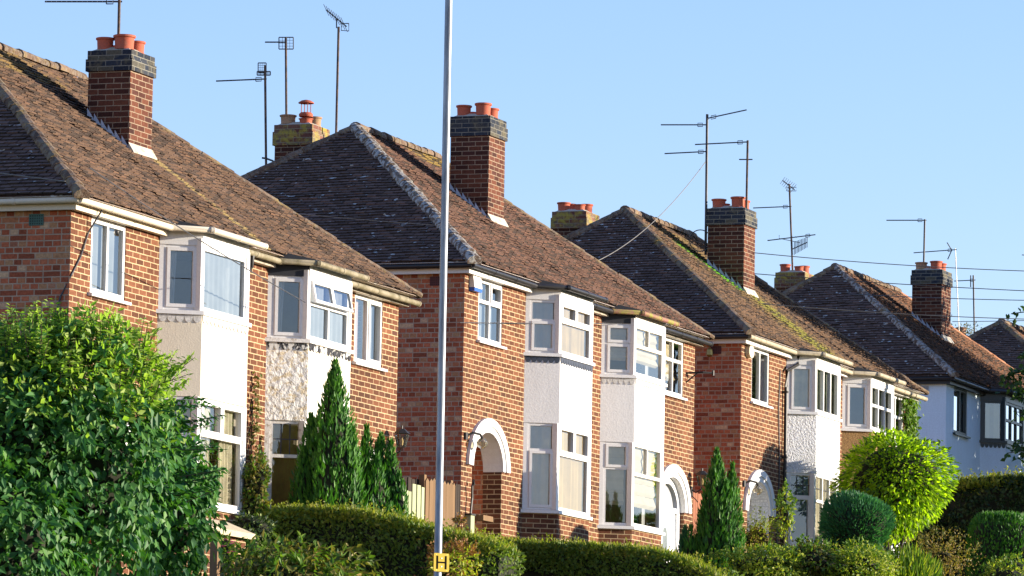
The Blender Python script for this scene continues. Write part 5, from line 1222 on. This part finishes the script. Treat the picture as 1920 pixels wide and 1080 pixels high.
# -- conifers
GC = 'upright conifers in the front gardens'
conifer('tallest pointed conifer before the peeling bay', 622, 30.3, 664, 985, [(0, 664, 128, 0), (-44, 768, 86, .1), (34, 790, 70, -.1), (-56, 830, 56, 0)], n=9500, grp=GC)
conifer('shorter two-headed conifer below the black lantern of the nearest house', 712, 29.9, 792, 985, [(-28, 792, 70, 0), (-2, 803, 84, .05), (18, 818, 72, 0), (36, 880, 58, -.1), (-8, 850, 100, -.2)], n=8000, grp=GC)
conifer('slim bright conifer in front of the shaded side wall of the mossy-roof house', 1345, 29.6, 836, 1075, [(-4, 836, 74, 0), (26, 862, 48, .05), (-26, 930, 46, 0), (-50, 985, 40, 0), (14, 900, 60, -.1)], n=7500, ln=.16, grp=GC)
conifer('small dark conifer at the foot of the white front door', 1284, 30.2, 985, 1060, [(0, 985, 34, 0)], mat='leaf_juniper', n=900, ln=.13, grp=GC)
# -- right-hand gardens
tr = shrub('round lime-green tree covering the brown pebbledash bay', 1680, 910, 30.26, 101, 95, ['leaf_lime', 'leaf_mid'], 8000, .115, .058, name='round_tree', cat='tree', amp=.11, fr=2.6, droop=.35, tmpl=T_LEAF, shell=(.78, 1.05), out=.9, jit=.4, shoots=16, corek=.74, fill=False)
shrub('dense rounded blue-green clipped conifer bush beside the bay window', 1606, 986, 27.7, 63, 61, ['leaf_juniper'], 7000, .085, .026, name='clipped_bush', cat='bush', amp=.08, fr=3, droop=-.5, tmpl=T_SPRAY, shell=(.86, 1.03), out=.9, jit=.3, corek=.85)
def clipped_block(label, pxs, pys, Y, mat, n, ln, depth_m):
    a = at_y(pxs[0], pys[1], Y); bq = at_y(pxs[1], pys[1], Y); d = depth_of(a); sc_ = d / FPX; w_ = (pxs[1] - pxs[0]) * sc_; cx = np.array(at_y((pxs[0] + pxs[1]) / 2, (pys[0] + pys[1]) / 2, Y)); h_ = (pys[1] - pys[0]) * sc_
    la = LA(); z0 = gz(cx[0], cx[1]); top = cx[2] + h_ / 2; K = 44
    def sup(u, v):  # superellipsoid
        e = .34; f = lambda t: np.sign(np.cos(t)) * np.abs(np.cos(t)) ** e; g_ = lambda t: np.sign(np.sin(t)) * np.abs(np.sin(t)) ** e
        return np.stack([f(v) * f(u) * w_ / 2, f(v) * g_(u) * depth_m / 2, g_(v) * (top - z0) / 2], -1)
    cc = np.array([cx[0], cx[1], (top + z0) / 2]); rot = np.array([[_rt[0], _fwd[0], 0], [_rt[1], _fwd[1], 0], [0, 0, 1.]])
    vs, fs = [], []
    for j in range(13):
        for i in range(20): vs.append(cc + rot @ (sup(np.array(2 * math.pi * i / 20), np.array(-math.pi / 2 + math.pi * j / 12)) * .90))
    for j in range(12):
        for i in range(20): fs.append((j * 20 + i, j * 20 + (i + 1) % 20, (j + 1) * 20 + (i + 1) % 20, (j + 1) * 20 + i))
    la.mesh(vs, fs, 1)
    q_ = rdir(n); q_ = q_ / (np.sum(np.abs(q_) ** 5, 1) ** .2)[:, None]; S_ = q_ * np.array([w_ / 2, depth_m / 2, (top - z0) / 2]); P = cc + (S_ * RNG.uniform(.92, 1.02, n)[:, None]) @ rot.T; o_ = unit(np.sign(q_) * np.abs(q_) ** 3) @ rot.T
    la.add(P, o_ * .5 + np.array([0, 0, .55]) + rdir(n) * .35, unit(o_ + rdir(n) * .5), ln * RNG.uniform(.6, 1.2, n), ln * .34, 0, T_SPRAY)
    loc_ = (cx[0], cx[1], z0); return tag(la.build('clipped_bush', [mat, 'core'], loc=loc_), label, 'bush')
clipped_block('square-clipped dark green conifer block in the lower right corner', (1816, 1935), (966, 1120), 28.6, 'leaf_conifer', 7500, .10, 1.1)
X3 = 112.5; q = px_line([(1765, 925), (1800, 908), (1860, 902), (1930, 900), (1990, 905)], X3); ys_ = [p.y for p in q]
hedge('tall dark shaggy hedge below the pale painted house', (X3 + .5, ys_[0]), (X3 + .5, ys_[-1]), 1.0, [((ys_[0] - p.y) / (ys_[0] - ys_[-1]), p.z) for p in q], 9000, .11, ['leaf_dark', 'leaf_hedge_top', 'core'], top_ln=.15, top_n=900, grp='clipped garden hedges', wob=.12)
shrub('broad dark evergreen filling the gap under the round lime tree', 1752, 1010, 31.0, 75, 75, ['leaf_dark'], 3000, .11, .05, amp=.25)
shrub('yellow-green flowering shrub with small lilac blooms at the bottom right', 1612, 1066, 26.8, 78, 46, ['leaf_yellow', 'leaf_mid'], 3800, .075, .035, amp=.3, shoots=90, flowers=('petal_lilac', 34, .05), shell=(.5, 1.1), core=True, corek=.5)
shrub('narrow-leaved grey-green clump beside the lilac-flowered shrub', 1700, 1080, 27.0, 60, 42, ['leaf_mid', 'leaf_yellow'], 1700, .19, .03, amp=.2, droop=-.9, out=.4, jit=.35, shell=(.4, 1.1), corek=.4, tmpl=T_SPRAY)
shrub('twiggy straw-coloured shrub in front of the dark clipped conifer', 1765, 1048, 28.3, 62, 42, ['leaf_gold', 'leaf_olive'], 1700, .06, .028, amp=.35, shoots=70, shell=(.2, 1.1), corek=.25)
shrub('low bright green plant at the extreme lower right corner', 1895, 1085, 27.6, 55, 35, ['leaf_yellow', 'leaf_mid'], 1500, .08, .035, amp=.3, shoots=30)
shrub('golden feathery shrub before the white-painted arch', 1418, 1010, 29.2, 48, 48, ['leaf_gold', 'leaf_yellow'], 1700, .055, .022, amp=.38, shoots=60, shell=(.3, 1.12), corek=.42)
shrub('leafy green plant along the foot of the mossy-roof house porch', 1440, 1066, 28.2, 100, 46, ['leaf_yellow', 'leaf_mid'], 4200, .075, .035, amp=.34, shoots=90, shell=(.45, 1.1), corek=.55)
shrub('thin upright rose bush between the shaded arch and the bay window', 1474, 972, 30.4, 16, 50, ['leaf_yellow', 'leaf_mid'], 260, .085, .05, amp=.3, shoots=26, shell=(.3, 1.1), corek=.3, fill=False)
shrub('sprawling olive plant against the dark brick bay base', 1520, 1055, 27.6, 46, 34, ['leaf_olive', 'leaf_mid'], 1300, .09, .045, amp=.3, shoots=30)
shrub('yellow and bronze leaved shrub behind the hydrant sign', 842, 1062, 27.4, 46, 42, ['leaf_yellow', 'leaf_red'], 1300, .075, .034, amp=.3, shoots=55, shell=(.35, 1.08), corek=.4)
shrub('bronze sprig standing by the gate post', 862, 985, 31.6, 10, 22, ['leaf_red', 'leaf_olive'], 150, .08, .04, amp=.3, core=False, fill=False)
shrub('shrub with drooping yellow-green leaves below the hedge at lower centre left', 545, 1102, 26.4, 150, 84, ['leaf_olive', 'leaf_mid'], 4200, .15, .06, amp=.28, fr=2.4, droop=.6, tmpl=T_LEAF, shoots=26, shell=(.45, 1.06), corek=.42, seed=5)
shrub('small-leaved bush between the two bays of the nearest house', 478, 925, 30.9, 27, 70, ['leaf_olive', 'leaf_mid'], 1500, .07, .04, amp=.25, shoots=20, ry=30)
shrub('low dark hedge plant under the old timber bay window', 470, 990, 30.2, 40, 30, ['leaf_dark', 'leaf_hedge'], 900, .07, .035, amp=.2)
shrub('pink phlox in the shade beside the big glossy shrub', 425, 1040, 28.5, 22, 30, ['leaf_mid'], 400, .08, .03, amp=.3, flowers=('petal_pink', 22, .07))
# -- climbers
def climber(label, root_h, xz, n, ln, mats, off=.05):
    la = LA(); o0 = hw(root_h, xz[0][0], 0, -E_H + .02); tot = []
    for (x, z, rx, rz_, w_) in xz:
        m = int(n * w_); P = np.array([list(hw(root_h, x + RNG.normal(0, rx), -off - abs(RNG.normal(0, .05)), z + RNG.uniform(-rz_, rz_))) for _ in range(m)])
        la.add(P, rdir(m) * .6 + np.array([0, 0, -.5]) + sdirn * .1, unit(rdir(m) * .55 + sdirn), ln * RNG.uniform(.6, 1.2, m), ln * .7, 0, T_LEAF)
    r = empty('climbing_plant', o0); tag(r, label, 'climber'); la.build('foliage', mats, r, loc=o0)
    pts = [hw(root_h, x, -.02, z) - o0 for (x, z, *_s) in xz]; mb = MB(); mb.tube([Vector((0, 0, 0))] + pts[::-1], .012, 5); mb.build('stem', 'bark', r); return r
sdirn = np.array([0, -1, .2])
climber('yellowing ivy strand climbing the bricks left of the peeling bay', HS['A'], [(6.62, -2.05, .05, .45, .3), (6.60, -2.9, .07, .5, .3), (6.50, -3.6, .16, .5, .4)], 330, .075, ['leaf_olive'])
climber('thick green ivy hanging over the far corner of the mossy-roof house', HS['C'], [(12.25, -.25, .28, .25, .25), (12.3, -.75, .22, .35, .35), (12.4, -1.3, .18, .5, .4)], 1500, .10, ['leaf_mid'])
# weeds on the farthest chimney
p = hw(HS['E'], 5.8, 5.3, 2.95); la = LA(); n = 260; P = np.array(p) + RNG.normal(0, 1, (n, 3)) * np.array([.14, .30, .16]) + np.array([0, -.1, .1]); la.add(P, rdir(n) + np.array([0, 0, .6]), rdir(n), .09, .03, 0); r = empty('weed_plant', p); tag(r, 'weeds sprouting around the farthest small chimney', 'weeds'); la.build('foliage', ['leaf_olive'], r, loc=tuple(p))

# -- the broad tree standing beyond the right edge: its twigs enter the picture and its shade falls on the pale house
tx, ty = 127.0, 27.0; tz = gz(tx, ty); root = empty('broadleaf_tree', (tx, ty, tz)); tag(root, 'broadleaf tree whose leafy twigs poke in at the right edge', 'tree')
la = LA(); cz = 11.6
for (ox, oy, oz, R_, n_) in ((2.4, 0, 0, (3.4, 2.8, 2.9), 7500), (4.6, .3, .6, (2.6, 2.2, 2.0), 3600), (.6, .2, .8, (2.6, 2.2, 2.4), 5200), (2.8, .2, -2.6, (3.4, 2.4, 1.6), 4200), (2.6, 0, 2.9, (2.0, 1.6, 1.3), 3200), (5.6, 0, 3.1, (2.0, 1.6, 1.9), 3600), (8.0, 0, 1.4, (2.2, 1.6, 1.6), 3200)):
    blob_leaves(la, (tx + ox, ty + oy, cz + oz), R_, n_, .23, .16, 0, 31 + n_, .25, 2.2, (.25, 1.08), .5, .5, T_LEAF, .8, None, .6)
tw = []
dT = depth_of(Vector((tx, ty, cz)))
def twig(pts, n_, d):
    W = [np.array(at_d(x, y, d)) for x, y in pts]; k = len(W) - 1
    tw.append(([tuple(q_ - np.array([tx, ty, tz])) for q_ in W], .03, .010))
    for i in range(n_):
        t = RNG.random() ** .8 * k; j = min(int(t), k - 1); q_ = W[j] + (W[j + 1] - W[j]) * (t - j)
        P = (q_ + RNG.normal(0, .10, 3))[None]; la.add(P, rdir(1) * .7 + np.array([[0, 0, -.4]]), unit(rdir(1) + np.array([[0, 0, .5]])), RNG.uniform(.12, .22), RNG.uniform(.08, .13), 0, T_LEAF)
for pts, n_, d in (([(2060, 560), (1960, 580), (1896, 588)], 60, dT - 2.5), ([(2100, 640), (1970, 650), (1912, 668)], 50, dT - 2.5), ([(2100, 680), (1960, 690), (1890, 700)], 110, dT - 3), ([(2100, 740), (1960, 750), (1888, 715)], 130, dT - 3), ([(2100, 770), (1980, 780), (1902, 772)], 80, dT - 3), ([(2080, 800), (1980, 835), (1888, 850)], 120, dT - 3.2), ([(2080, 830), (1990, 850), (1905, 838)], 80, dT - 3.2), ([(2050, 700), (1980, 720), (1912, 740)], 70, dT - 3), ([(2050, 470), (1960, 480), (1916, 478)], 16, dT - 2.5)):
    twig(pts, n_, d)
la.build('crown', 'leaf_tree', root, loc=(tx, ty, tz))
tr_ = [([(0, 0, -.1), (.05, 0, 2.4), (.1, .1, 4.6)], .26, .16)]
for i in range(9):
    a = i * .72; tr_.append(([(.05, 0, 2.2 + .25 * i), (1.1 * math.cos(a), 1.0 * math.sin(a), 3.6 + .3 * i), (2.4 * math.cos(a), 2.0 * math.sin(a), 4.8 + .32 * i)], .09, .02))
for ex_, ez in ((4.2, 6.6), (5.4, 8.2)): tr_.append(([(.1, .1, 4.2), (ex_ * .5, .1, 4.4 + (ez - 4.4) * .7), (ex_, .1, ez)], .11, .03))
stem_mesh('trunk', tr_ + tw, root)
# a slimmer tree next to it, shading the far end of the mossy roof
tx2, ty2 = 118.0, 26.9; tz2 = gz(tx2, ty2); r2 = empty('broadleaf_tree', (tx2, ty2, tz2)); tag(r2, 'tall slim tree on the pavement edge just outside the right of the photo', 'tree'); la = LA()
for (ox, oz, R_, n_) in ((.35, 13.7, (1.4, 1.2, 1.8), 3000), (-.6, 15.3, (1.2, 1.1, 1.3), 1900), (-1.2, 14.3, (1.0, 1.0, 1.2), 1500), (-2.1, 15.7, (1.0, .9, .9), 1100)): blob_leaves(la, (tx2 + ox, ty2, oz), R_, n_, .20, .14, 0, 91 + n_, .2, 2.2, (.2, 1.05), .4, .5, T_LEAF, .8, None, .6)
la.build('crown', 'leaf_tree', r2, loc=(tx2, ty2, tz2)); stem_mesh('trunk', [([(0, 0, -.1), (.06, 0, 4.0), (.0, 0, 14.6 - tz2)], .17, .04)] + [([(.05, 0, 5.5 + .5 * i), (.8 * math.cos(i * 2.1), .7 * math.sin(i * 2.1), 7.2 + .6 * i)], .05, .015) for i in range(5)], r2)
# unseen tree added across the road to shade the foot of the glossy shrub
tx, ty = 66.2, 12.2; tz = zr(tx) - .05; root = empty('broadleaf_tree', (tx, ty, tz)); tag(root, 'unseen low broad tree added on the far pavement as a shade caster', 'tree'); la = LA()
for (ox, oy, oz, R_, n_) in ((0, 0, 2.6, (2.6, 1.6, 1.3), 2200), (-1.6, .2, 2.2, (1.8, 1.4, 1.2), 1300), (1.4, 0, 2.0, (1.7, 1.4, 1.3), 1300)): blob_leaves(la, (tx + ox, ty + oy, tz + oz), R_, n_, .26, .18, 0, 71 + n_, .25, 2.2, (.2, 1.05), .4, .5, T_LEAF, .8, None, .6)
la.build('crown', 'leaf_tree', root, loc=(tx, ty, tz)); stem_mesh('trunk', [([(0, 0, -.1), (.05, 0, 1.6), (.1, 0, 2.4)], .16, .06)] + [([(.05, 0, 1.5), (1.2 * math.cos(i * 1.25), .8 * math.sin(i * 1.25), 3.2)], .06, .02) for i in range(5)], root)

# ------------------------------------------------------------------ fences, gate, garden wall
def fence(label, x0, x1, Y, z0f, top, mat, bw, gap, pointed, posts=(), slope=0.0):
    loc = (x0, Y, gz(x0, Y)); r = empty('garden_fence', loc); tag(r, label, 'fence', 'wooden fences between the houses')
    mb = MB(); x = 0.0; W_ = x1 - x0
    while x < W_ - .02:
        w_ = min(bw, W_ - x) - gap; t = top - loc[2] + slope * x + random.uniform(-.015, .015); y = random.uniform(-.006, .006)
        b = len(mb.v)
        pk = .05 if pointed else .0
        mb.hexa([(x, y - .011, -.3), (x + w_, y - .011, -.3), (x + w_, y + .011, -.3), (x, y + .011, -.3), (x, y - .011, t - pk), (x + w_, y - .011, t - pk), (x + w_, y + .011, t - pk), (x, y + .011, t - pk)])
        if pointed: mb.poly([(x, y - .011, t - pk), (x + w_, y - .011, t - pk), (x + w_ / 2, y - .011, t)]); mb.poly([(x + w_, y + .011, t - pk), (x, y + .011, t - pk), (x + w_ / 2, y + .011, t)]); mb.poly([(x, y - .011, t - pk), (x + w_ / 2, y - .011, t), (x + w_ / 2, y + .011, t), (x, y + .011, t - pk)]); mb.poly([(x + w_ / 2, y - .011, t), (x + w_, y - .011, t - pk), (x + w_, y + .011, t - pk), (x + w_ / 2, y + .011, t)])
        x += bw
    mb.build('boards', mat, r)
    mb = MB()
    for dz in (.35, top - loc[2] - .25): mb.box(0, W_, .012, .05, dz - .04, dz + .04)
    mb.build('rail', mat, r)
    for px_ in posts:
        mb = MB(); mb.box(px_ - .05, px_ + .05, .014, .11, -.3, top - loc[2] + .04); mb.build('post', mat, r)
    return r
def xr_(px, Y): return at_y(px, 950, Y).x
def zt_(px, py, Y): return at_y(px, py, Y).z
Yf = 32.55
fence('weathered brown picket-topped gate beside the open-porch house', xr_(797, Yf), xr_(852, Yf), Yf, 0, zt_(820, 899, Yf), 'wood', .16, .004, True, (.03, 1.3))
fence('pale green slatted fence piece left of the brown gate', xr_(772, Yf - .5), xr_(797, Yf - .5) - .02, Yf - .5, 0, zt_(785, 911, Yf - .5), 'wood_green', .21, .05, False)
fence('dark stained boards rising behind the pale green fence', xr_(764, Yf + .15), xr_(796, Yf + .15), Yf + .15, 0, zt_(780, 899, Yf + .15), 'wood_dark', .17, .02, False)
fence('low pale green panel next to the two-headed conifer', xr_(738, Yf - 1.0), xr_(770, Yf - 1.0), Yf - 1.0, 0, zt_(755, 919, Yf - 1.0), 'wood_green', .16, .006, False)
fence('dark narrow gate leaf against the corner of the open-porch house', xr_(853, Yf + .1), xr_(863, Yf + .1), Yf + .1, 0, zt_(858, 908, Yf + .1), 'wood_dark', .11, .015, False)
Yg = 33.1
fence('red-brown boarded gate behind the right-hand bright conifer', xr_(1299, Yg), xr_(1328, Yg), Yg, 0, zt_(1310, 925, Yg), 'wood_red', .14, .006, False)
# electricity box and ironwork on the corner of the open-porch house
p = hw(HS['B'], .28, 0, -4.55); r = empty('meter_box', p, HS['B'].rotation_euler.z); tag(r, 'slim pale meter post with black hook at the corner of the open-porch house', 'meter box')
mb = MB(); mb.box(-.09, .09, -.12, -.005, -.35, .45); mb.box(-.11, .11, -.135, .0, .45, .48, 1); mb.build('case', ['wood_green', 'iron'], r)
mb = MB(); mb.tube([(0, -.08, .48), (.03, -.09, .75), (.0, -.10, .95), (.05, -.1, 1.05), (.09, -.1, .98)], .022, 6); mb.build('hook', 'iron', r)
p = hw(HS['B'], .62, -.05, -4.12); r = empty('gate_latch_beam', p, HS['B'].rotation_euler.z); tag(r, 'short brown timber bar jutting from the open porch', 'beam')
mb = MB(); mb.box(-.06, .42, -.16, -.06, -.04, .05); mb.box(-.04, .04, -.07, .06, -.05, .06); mb.build('bar', 'wood', r)
# garden wall with stone coping in front of the cream bay
Yw = 29.6; xa, xb = xr_(300, Yw), xr_(462, Yw); zt = zt_(430, 985, Yw); loc = (xa, Yw, gz(xa, Yw)); r = empty('garden_wall', loc); tag(r, 'low brick garden wall with slanting stone coping beside the glossy shrub', 'wall')
mb = MB(); mb.box(0, xb - xa, .0, .25, -.4, zt - loc[2] - .10); mb.build('brickwork', 'brick', r)
mb = MB(); mb.hexa([(-.05, -.12, zt - loc[2] - .16), (xb - xa + .08, -.12, zt - loc[2] - .16), (xb - xa + .08, .33, zt - loc[2] - .02), (-.05, .33, zt - loc[2] - .02), (-.05, -.12, zt - loc[2] - .08), (xb - xa + .08, -.12, zt - loc[2] - .08), (xb - xa + .08, .33, zt - loc[2] + .10), (-.05, .33, zt - loc[2] + .10)]); mb.build('coping', 'stone', r)
p = at_y(403, 1050, 26.9); z0 = gz(p.x, p.y); mb = MB(); mb.box(-.05, .05, -.05, .05, -.2, at_y(403, 1002, 26.9).z - z0); mb.hexa([(-.06, -.06, at_y(403, 1002, 26.9).z - z0), (.06, -.06, at_y(403, 1002, 26.9).z - z0), (.06, .06, at_y(403, 1002, 26.9).z - z0), (-.06, .06, at_y(403, 1002, 26.9).z - z0)] + [(sx * .03, sy * .03, at_y(403, 1002, 26.9).z - z0 + .05) for sx, sy in ((-1, -1), (1, -1), (1, 1), (-1, 1))]); tag(mb.build('fence_post', 'wood', loc=(p.x, p.y, z0)), 'single wooden post by the pink phlox', 'post')
